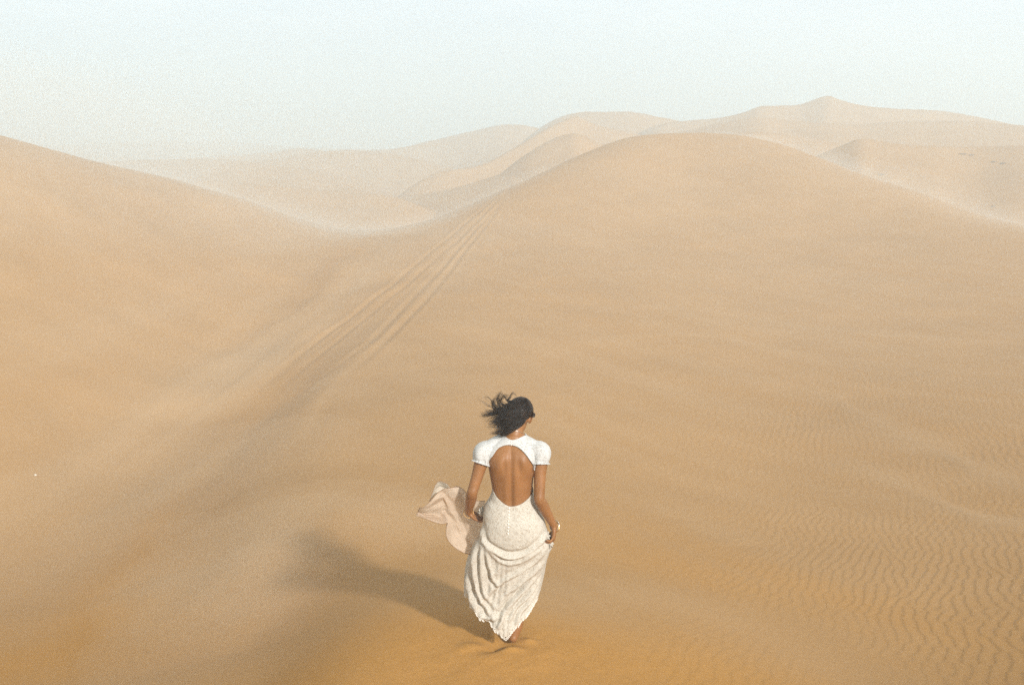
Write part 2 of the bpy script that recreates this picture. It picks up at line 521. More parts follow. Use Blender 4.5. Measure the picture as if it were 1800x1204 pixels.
sand_m, nt, N, L, bs = new_mat('sand')
att = N.new('ShaderNodeAttribute'); att.attribute_name = 'pale'
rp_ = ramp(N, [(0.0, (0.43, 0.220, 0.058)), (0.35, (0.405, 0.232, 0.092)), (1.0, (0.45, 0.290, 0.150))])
L.new(att.outputs['Fac'], rp_.inputs['Fac'])
tc = N.new('ShaderNodeTexCoord')
n1 = N.new('ShaderNodeTexNoise'); n1.inputs['Scale'].default_value = 170; n1.inputs['Detail'].default_value = 3; n1.inputs['Roughness'].default_value = 0.8
n2 = N.new('ShaderNodeTexNoise'); n2.inputs['Scale'].default_value = 0.35; n2.inputs['Detail'].default_value = 5
n3 = N.new('ShaderNodeTexNoise'); n3.inputs['Scale'].default_value = 32; n3.inputs['Detail'].default_value = 3; n3.inputs['Roughness'].default_value = 0.8
for q in (n1, n2, n3): L.new(tc.outputs['Object'], q.inputs['Vector'])
def mul(a_, lo, hi, prev):
    mr = N.new('ShaderNodeMapRange'); mr.inputs['From Min'].default_value = 0.3; mr.inputs['From Max'].default_value = 0.7
    mr.inputs['To Min'].default_value = lo; mr.inputs['To Max'].default_value = hi
    L.new(a_, mr.inputs['Value'])
    v = N.new('ShaderNodeVectorMath'); v.operation = 'SCALE'
    L.new(prev, v.inputs[0]); L.new(mr.outputs['Result'], v.inputs['Scale'])
    return v.outputs['Vector']
c_ = mul(n1.outputs['Fac'], 0.80, 1.20, rp_.outputs['Color'])
c_ = mul(n3.outputs['Fac'], 0.93, 1.07, c_)
c_ = mul(n2.outputs['Fac'], 0.95, 1.05, c_)
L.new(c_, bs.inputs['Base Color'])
bs.inputs['Roughness'].default_value = 0.95
bs.inputs['Specular IOR Level'].default_value = 0.12
bp = N.new('ShaderNodeBump'); bp.inputs['Strength'].default_value = 0.35; bp.inputs['Distance'].default_value = 0.004
L.new(n1.outputs['Fac'], bp.inputs['Height']); L.new(bp.outputs['Normal'], bs.inputs['Normal'])

# ------------------------------------------------------------------ the ground sheet
f_th = np.arange(-0.60, 0.6001, 1.0 / 1000)
ths = np.concatenate([np.linspace(-math.pi, -0.60, 60)[:-1], f_th, np.linspace(0.60, math.pi, 60)[1:]])
rs_ = np.concatenate([np.exp(np.linspace(math.log(0.4), math.log(5.0), 30))[:-1],
                      np.exp(np.linspace(math.log(5.0), math.log(24), 640))[:-1],
                      np.exp(np.linspace(math.log(24), math.log(90), 330))[:-1],
                      np.exp(np.linspace(math.log(90), math.log(800), 330))[:-1],
                      np.exp(np.linspace(math.log(800), math.log(9000), 60))])
TH, RG = np.meshgrid(ths, rs_)
GX, GY = RG * np.sin(TH), RG * np.cos(TH)
shape = GX.shape
gx, gy = GX.ravel(), GY.ravel()
gz = np.empty_like(gx)
for i in range(0, len(gx), 200000):
    gz[i:i+200000] = ground_base(gx[i:i+200000], gy[i:i+200000])
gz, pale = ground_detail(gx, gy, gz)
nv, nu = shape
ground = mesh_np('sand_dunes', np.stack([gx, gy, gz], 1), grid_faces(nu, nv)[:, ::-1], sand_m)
cx0 = ground.data.vertices
a_ = ground.data.attributes.new('pale', 'FLOAT', 'POINT')
a_.data.foreach_set('value', pale.astype(np.float32))
tag(ground, kind='structure')

def ground_z(x, y):
    X = np.array([x], float); Y = np.array([y], float)
    return float(ground_detail(X, Y, ground_base(X, Y))[0][0])

# ------------------------------------------------------------------ haze
def make_haze():
    bm = bmesh.new()
    bmesh.ops.create_cube(bm, size=1.0)
    z0, z1 = -20.0, 40.0
    for v in bm.verts:
        v.co = Vector((v.co.x * 24000, v.co.y * 24000, z0 if v.co.z < 0 else z1))
    me = bpy.data.meshes.new('haze'); bm.to_mesh(me); bm.free()
    o = bpy.data.objects.new('haze', me); COL.objects.link(o)
    m = bpy.data.materials.new('haze'); m.use_nodes = True
    nt = m.node_tree; nt.nodes.clear()
    out = nt.nodes.new('ShaderNodeOutputMaterial')
    v = nt.nodes.new('ShaderNodeVolumePrincipled')
    v.inputs['Color'].default_value = (0.825, 0.945, 1.0, 1)
    v.inputs['Density'].default_value = 0.0068
    v.inputs['Anisotropy'].default_value = 0.1
    nt.links.new(v.outputs['Volume'], out.inputs['Volume'])
    me.materials.append(m)
    tag(o, kind='stuff')
if True: make_haze()

# ------------------------------------------------------------------ the woman in the white dress
FOOT_Y = 6.06
gfoot = ground_z(at_y(898, 1128, FOOT_Y).x, FOOT_Y)
root = bpy.data.objects.new('person', None); COL.objects.link(root)
root.location = (0.0, FOOT_Y, gfoot)
tag(root, 'woman with wind-blown dark hair in a backless white lace dress walking down the sand ridge', 'person')
OFF = -Vector(root.location)

def catmull(pts, n):
    """n points along a Catmull-Rom curve through pts (any dimension)"""
    P_ = np.asarray(pts, float)
    P_ = np.vstack([2 * P_[0] - P_[1], P_, 2 * P_[-1] - P_[-2]])
    m = len(P_) - 3
    t = np.linspace(0, m - 1e-6, n); i = t.astype(int); t = (t - i)[:, None]
    p0, p1, p2, p3 = P_[i], P_[i+1], P_[i+2], P_[i+3]
    return 0.5 * ((2*p1) + (-p0+p2)*t + (2*p0-5*p1+4*p2-p3)*t*t + (-p0+3*p1-3*p2+p3)*t**3)

def tube(pts, rad, n=24, k=14, flat=None, side=None, round_ends=True):
    """closed tube; pts list of 3-vectors, rad list of radii; flat: list of depth/width ratios, side: width axis"""
    C_ = catmull(pts, n)
    rr = catmull(np.array(rad, float)[:, None], n)[:, 0]
    fl = np.ones(n) if flat is None else catmull(np.array(flat, float)[:, None], n)[:, 0]
    if round_ends:                                   # hemispherical caps
        T0 = C_[0] - C_[1]; T0 /= np.linalg.norm(T0); T1 = C_[-1] - C_[-2]; T1 /= np.linalg.norm(T1)
        c0, r0 = [], []; c1, r1 = [], []
        for a_ in (80, 60, 35):
            c0.append(C_[0] + T0 * rr[0] * math.sin(R(a_))); r0.append(rr[0] * math.cos(R(a_)))
        for a_ in (35, 60, 80):
            c1.append(C_[-1] + T1 * rr[-1] * math.sin(R(a_))); r1.append(rr[-1] * math.cos(R(a_)))
        C_ = np.vstack([c0, C_, c1]); rr = np.concatenate([r0, rr, r1]); fl = np.concatenate([[fl[0]]*3, fl, [fl[-1]]*3])
    T = np.gradient(C_, axis=0); T /= np.linalg.norm(T, axis=1)[:, None]
    ref = np.array(side if side is not None else (0.31, 0.52, 0.79), float)
    S_ = ref[None, :] - T * (T @ ref)[:, None]; S_ /= np.linalg.norm(S_, axis=1)[:, None]
    B_ = np.cross(T, S_)
    a_ = np.linspace(0, 2 * math.pi, k, endpoint=False)
    V = C_[:, None, :] + rr[:, None, None] * (np.cos(a_)[None, :, None] * S_[:, None, :] + fl[:, None, None] * np.sin(a_)[None, :, None] * B_[:, None, :])
    m = len(C_)
    V = np.vstack([V.reshape(-1, 3), C_[:1], C_[-1:]])
    F = [tuple(f) for f in grid_faces(k, m, True)]
    b0, b1 = m * k, m * k + 1
    F += [(b0, (i + 1) % k, i) for i in range(k)] + [(b1, (m-1)*k + i, (m-1)*k + (i+1) % k) for i in range(k)]
    return V, F

def ellipsoid(c, r, rot=None, nu=28, nv=18):
    u = np.linspace(0, 2*math.pi, nu, endpoint=False); v = np.linspace(0.02, math.pi - 0.02, nv)
    U_, V_ = np.meshgrid(u, v)
    p = np.stack([np.cos(U_)*np.sin(V_)*r[0], np.sin(U_)*np.sin(V_)*r[1], np.cos(V_)*r[2]], -1).reshape(-1, 3)
    if rot is not None: p = p @ np.array(rot).T
    p = p + np.array(c)
    F = [tuple(f) for f in grid_faces(nu, nv, True)[:, ::-1]]
    F += [tuple(range(nu))[::-1][::-1], tuple((nv-1)*nu + i for i in range(nu))[::-1]]
    return p, F

class Soup:
    def __init__(s): s.v, s.f, s.n = [], [], 0
    def add(s, vf):
        v, f = vf
        s.v.append(np.asarray(v)); s.f += [tuple(int(i) + s.n for i in q) for q in f]; s.n += len(v)
    def obj(s, name, mat=None, parent=None, smooth=True):
        me = bpy.data.meshes.new(name)
        me.from_pydata(np.vstack(s.v).tolist(), [], s.f); me.update()
        if smooth: me.polygons.foreach_set('use_smooth', np.ones(len(me.polygons), bool))
        if mat: me.materials.append(mat)
        o = bpy.data.objects.new(name, me); COL.objects.link(o)
        if parent is not None: o.parent = parent; o.location = OFF
        return o

def J(px, py, y): return np.array(at_y(px, py, y))

# --- skeleton in world metres (y is the distance from the camera)
TORSO = np.array([  # z, cx, cy, half width, half depth
    (0.70, 0.012, 6.085, 0.150, 0.105), (0.76, 0.014, 6.080, 0.176, 0.122), (0.84, 0.016, 6.070, 0.186, 0.130), (0.92, 0.012, 6.068, 0.166, 0.112),
    (1.00, 0.006, 6.066, 0.136, 0.093), (1.06, 0.003, 6.063, 0.127, 0.088), (1.13, 0.000, 6.062, 0.133, 0.091), (1.20, -0.002, 6.060, 0.143, 0.097),
    (1.27, -0.003, 6.062, 0.152, 0.099), (1.32, -0.001, 6.066, 0.154, 0.092), (1.355, 0.000, 6.074, 0.145, 0.078), (1.385, 0.002, 6.085, 0.112, 0.062),
    (1.410, 0.006, 6.095, 0.078, 0.054), (1.435, 0.010, 6.103, 0.054, 0.050)])
TZ = TORSO[:, 0]
def torso_at(z):
    return [crom(TZ, TORSO[:, i], np.asarray(z, float)) for i in (1, 2, 3, 4)]
body = Soup()
zz = np.linspace(0.70, 1.435, 60); aa = np.linspace(0, 2*math.pi, 56, endpoint=False)
tcx, tcy, tw, td = torso_at(zz)
ca, sa = np.cos(aa), np.sin(aa)
sup = lambda c: np.sign(c) * np.abs(c)**0.86
TV = np.stack([tcx[:, None] + tw[:, None] * sup(ca)[None], tcy[:, None] + td[:, None] * sup(sa)[None], np.repeat(zz[:, None], 56, 1)], -1)
tf = [tuple(f) for f in grid_faces(56, 60, True)] + [tuple(range(56))[::-1], tuple(59*56 + i for i in range(56))]
body.add((TV.reshape(-1, 3), tf))
# bust
for sx in (-1, 1): body.add(ellipsoid((0.068*sx, 6.135, 1.235), (0.062, 0.055, 0.060)))
# neck and head
HEAD_C = np.array((0.046, 6.178, 1.532))
head_rot = (Matrix.Rotation(R(-16), 3, 'Z') @ Matrix.Rotation(R(8), 3, 'Y') @ Matrix.Rotation(R(-30), 3, 'X'))
HR = np.array(head_rot)
def hp(x, y, z): return HEAD_C + HR @ np.array((x, y, z))
body.add(tube([(0.008, 6.100, 1.385), (0.020, 6.118, 1.445), (0.036, 6.152, 1.500), hp(0, -0.01, 0.0)], [0.060, 0.052, 0.052, 0.055], 16, 20))
body.add(ellipsoid(HEAD_C + HR @ np.array((0, -0.008, 0.022)), (0.074, 0.092, 0.090), HR))
body.add(ellipsoid(HEAD_C + HR @ np.array((0, 0.030, -0.042)), (0.055, 0.056, 0.066), HR))      # jaw and face
body.add(tube([hp(0, 0.084, 0.018), hp(0, 0.098, -0.002), hp(0, 0.108, -0.020), hp(0, 0.094, -0.028)], [0.007, 0.008, 0.011, 0.010], 10, 10))   # nose
body.add(tube([hp(-0.022, 0.082, -0.056), hp(0, 0.092, -0.054), hp(0.022, 0.082, -0.056)], [0.004, 0.008, 0.004], 10, 8))   # lips
body.add(ellipsoid(hp(0, 0.076, -0.088), (0.020, 0.018, 0.016), HR))                              # chin
for sx in (-1, 1):
    body.add(tube([hp(0.045*sx, 0.068, 0.026), hp(0.026*sx, 0.083, 0.030), hp(0.010*sx, 0.086, 0.026)], [0.006, 0.008, 0.006], 8, 8))   # brow
    er = HR @ np.array(Matrix.Rotation(R(-24*sx), 3, 'Z'))
    body.add(ellipsoid(hp(0.077*sx, -0.004, -0.004), (0.008, 0.020, 0.031), er))                  # ear
    body.add(tube([hp(0.080*sx, 0.008, 0.018), hp(0.090*sx, -0.008, 0.028), hp(0.094*sx, -0.022, 0.010), hp(0.086*sx, -0.016, -0.016), hp(0.078*sx, 0.002, -0.030)], [0.005]*5, 16, 8))

# arms
SH_L, EL_L, WR_L = J(851, 797, 6.055), J(830, 866, 5.985), J(824, 900, 6.115)
SH_R, EL_R, WR_R = J(950, 797, 6.055), J(948, 877, 5.975), J(974, 925, 6.050)
def arm(sh, el, wr, inner):
    mid1 = sh * 0.55 + el * 0.45; m2 = el * 0.65 + wr * 0.35
    body.add(tube([inner, sh, mid1, el * 0.85 + sh * 0.15, el, el * 0.85 + wr * 0.15, m2, el * 0.25 + wr * 0.75, wr],
                  [0.050, 0.050, 0.040, 0.0345, 0.035, 0.0365, 0.0355, 0.027, 0.0225], 60, 20))
arm(SH_L, EL_L, WR_L, np.array((-0.125, 6.075, 1.335)))
arm(SH_R, EL_R, WR_R, np.array((0.125, 6.075, 1.335)))
# shoulder caps and trapezius slopes
for sx, sh in ((-1, SH_L), (1, SH_R)):
    body.add(tube([(0.02 + 0.02*sx, 6.112, 1.425), (0.075*sx, 6.095, 1.392), (0.125*sx, 6.078, 1.362), sh + np.array((0, 0, 0.002))], [0.032, 0.034, 0.040, 0.044], 16, 14))

def finger(pts, r0, r1):
    body.add(tube(pts, [r0, r0*1.02, (r0+r1)/2, r1], 20, 10))

# right hand: knuckles below the wrist, fingers closed round the gathered lace
def hand(wr, kc, fdir, sgn):
    """kc knuckle centre, fingers listed from little finger (nearest the camera) to index"""
    back = np.array((0.0, 1.0, 0.0))
    ax = kc - wr; ax /= np.linalg.norm(ax)
    wide = back - ax * (back @ ax); wide /= np.linalg.norm(wide)
    body.add(tube([wr, wr * 0.6 + kc * 0.4, kc * 0.9 + wr * 0.1], [0.023, 0.036, 0.039], 18, 18, flat=[0.85, 0.45, 0.40], side=wide))
    lens = (0.060, 0.074, 0.080, 0.072)
    for i, ln in enumerate(lens):
        k0 = kc + wide * (-0.030 + 0.020 * i) - ax * (0.006 if i in (0, 3) else 0.0)
        a1 = ax * 0.80 + np.array((-0.45*sgn, 0, 0)); a1 /= np.linalg.norm(a1)
        a2 = ax * 0.05 + np.array((-1.0*sgn, -0.45, 0)); a2 /= np.linalg.norm(a2)
        a3 = np.array((-0.85*sgn, -0.15, 0)) - ax * 0.25; a3 /= np.linalg.norm(a3)
        spread = wide * (i - 1.5) * 0.10
        p1 = k0 + (a1 + spread) * ln * 0.46; p2 = p1 + (a2 + spread * 0.6) * ln * 0.32; p3 = p2 + a3 * ln * 0.24
        finger([k0 - ax * 0.012, p1, p2, p3], 0.0092 if i else 0.0080, 0.0068)
    t0 = wr + ax * 0.026 + wide * 0.022
    finger([t0, t0 + ax * 0.022 + wide * 0.018 + np.array((-0.012*sgn, 0, 0)), t0 + ax * 0.050 + wide * 0.018 + np.array((-0.030*sgn, 0, 0)), t0 + ax * 0.066 + np.array((-0.048*sgn, -0.004, 0))], 0.0115, 0.0080)
KN_R = J(973, 943, 6.035); KN_L = J(833, 908, 6.130)
hand(WR_R, KN_R, None, 1)
hand(WR_L, KN_L, None, -1)

# legs: the right one planted in the sand, the left one stepping ahead under the skirt
AN_R = J(909, 1101, 6.080); KNEE_R = J(922, 1026, 6.190); HIP_R = np.array((0.088, 6.080, 0.760))
body.add(tube([HIP_R, HIP_R*0.5 + KNEE_R*0.5, KNEE_R, KNEE_R*0.72 + AN_R*0.28 + np.array((0, 0.005, 0)), KNEE_R*0.3 + AN_R*0.7, AN_R],
              [0.086, 0.070, 0.052, 0.050, 0.040, 0.036], 50, 22))
heel = J(902, 1124, 6.050); toe = heel + np.array((-0.01, 0.20, -0.035))
body.add(tube([heel + np.array((0, 0, 0.012)), heel*0.5 + toe*0.5 + np.array((0, 0, 0.016)), toe], [0.030, 0.034, 0.026], 18, 14, flat=[1.0, 0.7, 0.45], side=(1, 0, 0)))
body.add(tube([AN_R, heel + np.array((0, 0.01, 0.02))], [0.036, 0.034], 10, 14))
AN_L = np.array((-0.035, 6.42, ground_z(-0.035, 6.42) + 0.07)); KNEE_L = np.array((-0.055, 6.36, 0.470)); HIP_L = np.array((-0.072, 6.090, 0.765))
body.add(tube([HIP_L, HIP_L*0.5 + KNEE_L*0.5, KNEE_L, KNEE_L*0.7 + AN_L*0.3, KNEE_L*0.3 + AN_L*0.7, AN_L], [0.086, 0.068, 0.052, 0.048, 0.035, 0.030], 50, 22))
body.add(tube([AN_L + np.array((0, -0.02, -0.03)), AN_L + np.array((0, 0.08, -0.045)), AN_L + np.array((0, 0.18, -0.06))], [0.030, 0.034, 0.026], 16, 14, flat=[1.0, 0.7, 0.45], side=(1, 0, 0)))

tmp = body.obj('body_blocks')
md = tmp.modifiers.new('r', 'REMESH'); md.mode = 'VOXEL'; md.voxel_size = 0.0042
md = tmp.modifiers.new('s', 'SMOOTH'); md.factor = 0.5; md.iterations = 5
dg = bpy.context.evaluated_depsgraph_get()
ev = tmp.evaluated_get(dg); em = ev.to_mesh()
BV = np.empty(len(em.vertices) * 3, np.float32); em.vertices.foreach_get('co', BV); BV = BV.reshape(-1, 3).astype(float)
BF = np.array([p.vertices[:] for p in em.polygons if len(p.vertices) == 4], int)
ev.to_mesh_clear()
bpy.data.objects.remove(tmp, do_unlink=True)
# back anatomy
def gauss(v, c, w): return np.exp(-((v - c) / w)**2)
x_, y_, z_ = BV.T.copy()
tcx_, tcy_, tw_, td_ = torso_at(np.clip(z_, 0.70, 1.435))
backf = sstep(0.0, -0.04, y_ - tcy_) * sstep(1.0, 0.8, np.abs(x_ - tcx_) / tw_)
zf = sstep(0.90, 1.00, z_) * sstep(1.42, 1.34, z_)
dy = 0.010 * gauss(x_, -0.006, 0.016) * zf
dy -= 0.0045 * (gauss(x_, -0.038, 0.020) + gauss(x_, 0.026, 0.020)) * zf * sstep(1.30, 1.10, z_)
for sx in (-1, 1):
    u_, v_ = (x_ - 0.082*sx), (z_ - 1.275)
    ru, rv = u_ * math.cos(0.35*sx) + v_ * math.sin(0.35*sx), -u_ * math.sin(0.35*sx) + v_ * math.cos(0.35*sx)
    dy -= 0.011 * np.exp(-(ru/0.030)**2 - (rv/0.060)**2)
    u_ = x_ - 0.045*sx
    dy += 0.006 * np.exp(-(u_/0.014)**2 - ((z_ - 1.255)/0.045)**2)
    dy += 0.004 * np.exp(-((x_ - 0.090*sx)/0.035)**2 - ((z_ - 1.165)/0.028)**2)
BV[:, 1] += dy * backf
# eye sockets
skin, nt, N, L, bs = new_mat('skin')
bs.inputs['Base Color'].default_value = (0.47, 0.205, 0.080, 1)
bs.inputs['Roughness'].default_value = 0.48
bs.inputs['Specular IOR Level'].default_value = 0.35
bs.inputs['Subsurface Weight'].default_value = 0.10
bs.inputs['Subsurface Radius'].default_value = (0.02, 0.008, 0.004)
bs.inputs['Subsurface Scale'].default_value = 0.5
tn = N.new('ShaderNodeTexNoise'); tn.inputs['Scale'].default_value = 9; tn.inputs['Detail'].default_value = 4
tcn = N.new('ShaderNodeTexCoord'); L.new(tcn.outputs['Object'], tn.inputs['Vector'])
rr_ = ramp(N, [(0.3, (0.235, 0.103, 0.033)), (0.7, (0.295, 0.132, 0.045))]); L.new(tn.outputs['Fac'], rr_.inputs['Fac']); L.new(rr_.outputs['Color'], bs.inputs['Base Color'])
body_o = mesh_np('body', BV, BF, skin, root); body_o.location = OFF
me_n = np.empty(len(BV) * 3, np.float32); body_o.data.vertices.foreach_get('normal', me_n); BN = me_n.reshape(-1, 3).astype(float)

# --- clothing cut from the body's surface: keep where field > 0, clipped cleanly
def cut_shell(field, offset, thick, name, mat, parent, extra=None):
    tris = np.vstack([BF[:, [0, 1, 2]], BF[:, [0, 2, 3]]])
    fv = field
    pos = fv[tris] > 0
    cnt = pos.sum(1)
    V = BV + BN * (offset if np.isscalar(offset) else offset[:, None])
    if extra is not None: V = V + extra
    verts = [tuple(v) for v in V]; keep = [tuple(t) for t in tris[cnt == 3]]
    cache = {}
    def cutp(i, j):
        k = (min(i, j), max(i, j))
        if k not in cache:
            t = fv[i] / (fv[i] - fv[j]); cache[k] = len(verts)
            verts.append(tuple(V[i] + (V[j] - V[i]) * t))
        return cache[k]
    for t, p in zip(tris[(cnt == 1) | (cnt == 2)], pos[(cnt == 1) | (cnt == 2)]):
        poly = []
        for a in range(3):
            i, j = int(t[a]), int(t[(a+1) % 3])
            if p[a]: poly.append(i)
            if p[a] != p[(a+1) % 3]: poly.append(cutp(i, j))
        for q in range(1, len(poly) - 1): keep.append((poly[0], poly[q], poly[q+1]))
    used = sorted({i for t in keep for i in t}); mp = {i: k for k, i in enumerate(used)}
    me = bpy.data.meshes.new(name)
    me.from_pydata([verts[i] for i in used], [], [tuple(mp[i] for i in t) for t in keep]); me.update()
    me.polygons.foreach_set('use_smooth', np.ones(len(me.polygons), bool))
    me.materials.append(mat)
    o = bpy.data.objects.new(name, me); COL.objects.link(o); o.parent = parent; o.location = OFF
    sm = o.modifiers.new('smooth', 'SMOOTH'); sm.factor = 0.4; sm.iterations = 3
    so = o.modifiers.new('thick', 'SOLIDIFY'); so.thickness = thick; so.offset = 1
    return o

# --- lace material
def lace_mat(name, scale, dark, light, coords='Object', transl=0.15, bump=0.6, thr=(0.38, 0.60)):
    bump = 0.35
    m, nt, N, L, bs = new_mat(name)
    tc = N.new('ShaderNodeTexCoord')
    mp = N.new('ShaderNodeMapping'); mp.inputs['Scale'].default_value = (scale, scale, scale)
    L.new(tc.outputs[coords], mp.inputs['Vector'])
    vo = N.new('ShaderNodeTexVoronoi'); vo.inputs['Scale'].default_value = 120; vo.inputs['Randomness'].default_value = 0.55
    vb = N.new('ShaderNodeTexVoronoi'); vb.inputs['Scale'].default_value = 22; vb.feature = 'DISTANCE_TO_EDGE'; vb.inputs['Randomness'].default_value = 0.8
    no = N.new('ShaderNodeTexNoise'); no.inputs['Scale'].default_value = 14; no.inputs['Detail'].default_value = 5
    for q in (vo, vb, no): L.new(mp.outputs['Vector'], q.inputs['Vector'])
    hole = N.new('ShaderNodeMapRange'); hole.inputs['From Min'].default_value = 0.18; hole.inputs['From Max'].default_value = 0.42
    L.new(vo.outputs['Distance'], hole.inputs['Value'])          # 0 in the eyelets, 1 on the threads
    web = N.new('ShaderNodeMapRange'); web.inputs['From Min'].default_value = 0.02; web.inputs['From Max'].default_value = 0.10
    web.inputs['To Min'].default_value = 1.0; web.inputs['To Max'].default_value = 0.0
    L.new(vb.outputs['Distance'], web.inputs['Value'])
    ns = N.new('ShaderNodeMapRange'); ns.inputs['From Min'].default_value = thr[0]; ns.inputs['From Max'].default_value = thr[1]
    L.new(no.outputs['Fac'], ns.inputs['Value'])
    mx = N.new('ShaderNodeMath'); mx.operation = 'MAXIMUM'
    L.new(web.outputs['Result'], mx.inputs[0]); L.new(hole.outputs['Result'], mx.inputs[1])
    m2 = N.new('ShaderNodeMath'); m2.operation = 'MAXIMUM'
    sc_ = N.new('ShaderNodeMath'); sc_.operation = 'MULTIPLY'; sc_.inputs[1].default_value = 0.75
    L.new(ns.outputs['Result'], sc_.inputs[0])
    L.new(mx.outputs['Value'], m2.inputs[0]); L.new(sc_.outputs['Value'], m2.inputs[1])
    rc = ramp(N, [(0.0, dark), (1.0, light)]); L.new(m2.outputs['Value'], rc.inputs['Fac'])
    L.new(rc.outputs['Color'], bs.inputs['Base Color'])
    bs.inputs['Roughness'].default_value = 0.85; bs.inputs['Specular IOR Level'].default_value = 0.15
    bp = N.new('ShaderNodeBump'); bp.inputs['Strength'].default_value = bump; bp.inputs['Distance'].default_value = 0.003
    L.new(m2.outputs['Value'], bp.inputs['Height']); L.new(bp.outputs['Normal'], bs.inputs['Normal'])
    tr = N.new('ShaderNodeBsdfTranslucent'); L.new(rc.outputs['Color'], tr.inputs['Color'])
    mix = N.new('ShaderNodeMixShader'); mix.inputs[0].default_value = transl
    L.new(bs.outputs['BSDF'], mix.inputs[1]); L.new(tr.outputs['BSDF'], mix.inputs[2])
    L.new(mix.outputs['Shader'], nt.nodes['Material Output'].inputs['Surface'])
    return m
lace_top = lace_mat('lace_bodice', 1.0, (0.34, 0.30, 0.24), (0.62, 0.62, 0.60), thr=(0.42, 0.95), bump=1.0)
lace = lace_mat('lace_skirt', 1.0, (0.36, 0.28, 0.19), (0.61, 0.57, 0.49), transl=0.15, thr=(0.42, 0.95), bump=1.0)

dress = bpy.data.objects.new('dress', None); COL.objects.link(dress); dress.parent = root
bpx, bpy_ = project(*BV.T)
tcx_, tcy_, tw_, td_ = torso_at(np.clip(BV[:, 2], 0.70, 1.435))
fr = (BV[:, 1] - tcy_) / td_                        # -1 back ... +1 front
isT = np.minimum((1.18 - np.abs(BV[:, 0] - tcx_) / tw_) * 100, 30)
# upper edge: neckline; lower edge: the arch of the open back
neck_e = crom([840, 870, 882, 890, 899, 909, 918, 927, 940, 960], [772, 764, 764, 769, 773.5, 771.5, 767.5, 766, 766, 772], bpx)
arch_e = crom([846, 853, 859.5, 862, 867, 874, 884, 897.5, 911, 922, 930, 938, 944, 950], [830, 826, 814, 808.5, 802, 791.5, 785, 783, 787.6, 797.6, 808.5, 821, 832, 836], bpx)
f_back = np.minimum(bpy_ - neck_e, arch_e - bpy_)
z_ = BV[:, 2]
f_front = np.minimum((1.36 - z_) * 600, (z_ - 0.98) * 600)
f_front = np.minimum(f_front, np.where(z_ < 1.27, (fr - 0.35) * 60, 30))
onback = fr < 0.12
topw = sstep(1.33, 1.36, z_)
f_body = np.where(onback, f_back, f_front)
shoulder = (z_ > 1.30)
# the shoulder seam runs over the top onto the front
f_body = np.where((~onback) & shoulder & (np.abs(BV[:, 0]) > 0.075), np.minimum((np.abs(BV[:, 0]) - 0.075) * 600, 30), f_body)
side_lim = (0.172 - np.abs(BV[:, 0])) * 500
armp = np.where(z_ < 1.27, (1.03 - np.abs(BV[:, 0] - tcx_) / tw_) * 200, 30)
f_body = np.minimum(np.minimum(f_body, side_lim), armp)
f_body = np.minimum(f_body, (1.435 - z_) * 600)
bodice = cut_shell(f_body, 0.006, 0.004, 'bodice', lace_top, dress)

# --- cap sleeves: gathered puffs round the top of each arm, open at the cuff
def sleeve(sgn, sh, el, path, rads, cuff_px):
    nu_, nv_ = 72, 26
    C_ = catmull(path, nv_); rr = catmull(np.array(rads)[:, None], nv_)[:, 0]
    T = np.gradient(C_, axis=0); T /= np.linalg.norm(T, axis=1)[:, None]
    ref = np.array((0, 1.0, 0)); S_ = ref - T * (T @ ref)[:, None]; S_ /= np.linalg.norm(S_, axis=1)[:, None]
    B_ = np.cross(T, S_)
    a_ = np.linspace(0, 2*math.pi, nu_, endpoint=False)
    t = np.linspace(0, 1, nv_)
    puck = 0.085 * np.sin(a_[None]*13 + 2*np.sin(t[:, None]*3)) * (np.exp(-(t[:, None]/0.25)**2) + 0.8*np.exp(-((t[:, None]-0.86)/0.10)**2)) + 0.035*np.sin(a_[None]*5 + 4*t[:, None])
    frill = np.where(t[:, None] > 0.9, (t[:, None]-0.9)*1.8, 0) * (1 + 0.5*np.sin(a_[None]*17))
    r2 = rr[:, None] * (1 + puck + frill)
    V = C_[:, None] + r2[..., None] * (np.cos(a_)[None, :, None]*S_[:, None] + np.sin(a_)[None, :, None]*B_[:, None])
    o = mesh_np('sleeve', V.reshape(-1, 3), grid_faces(nu_, nv_, True), lace_top, dress); o.location = OFF
    so = o.modifiers.new('thick', 'SOLIDIFY'); so.thickness = 0.003; so.offset = 0
    return o
def sl_path(sgn, sh, el):
    d = el - sh; d /= np.linalg.norm(d)
    return [np.array((0.112*sgn, 6.080, 1.352)), np.array((0.145*sgn, 6.070, 1.347)), sh + np.array((0.006*sgn, 0, 0.012)), sh + d*0.030 + np.array((0.004*sgn, 0, 0)), sh + d*0.052, sh + d*0.066]
sleeve(-1, SH_L, EL_L, sl_path(-1, SH_L, EL_L), [0.040, 0.052, 0.058, 0.057, 0.049, 0.053], None)
sleeve(1, SH_R, EL_R, sl_path(1, SH_R, EL_R), [0.040, 0.052, 0.058, 0.057, 0.049, 0.053], None)

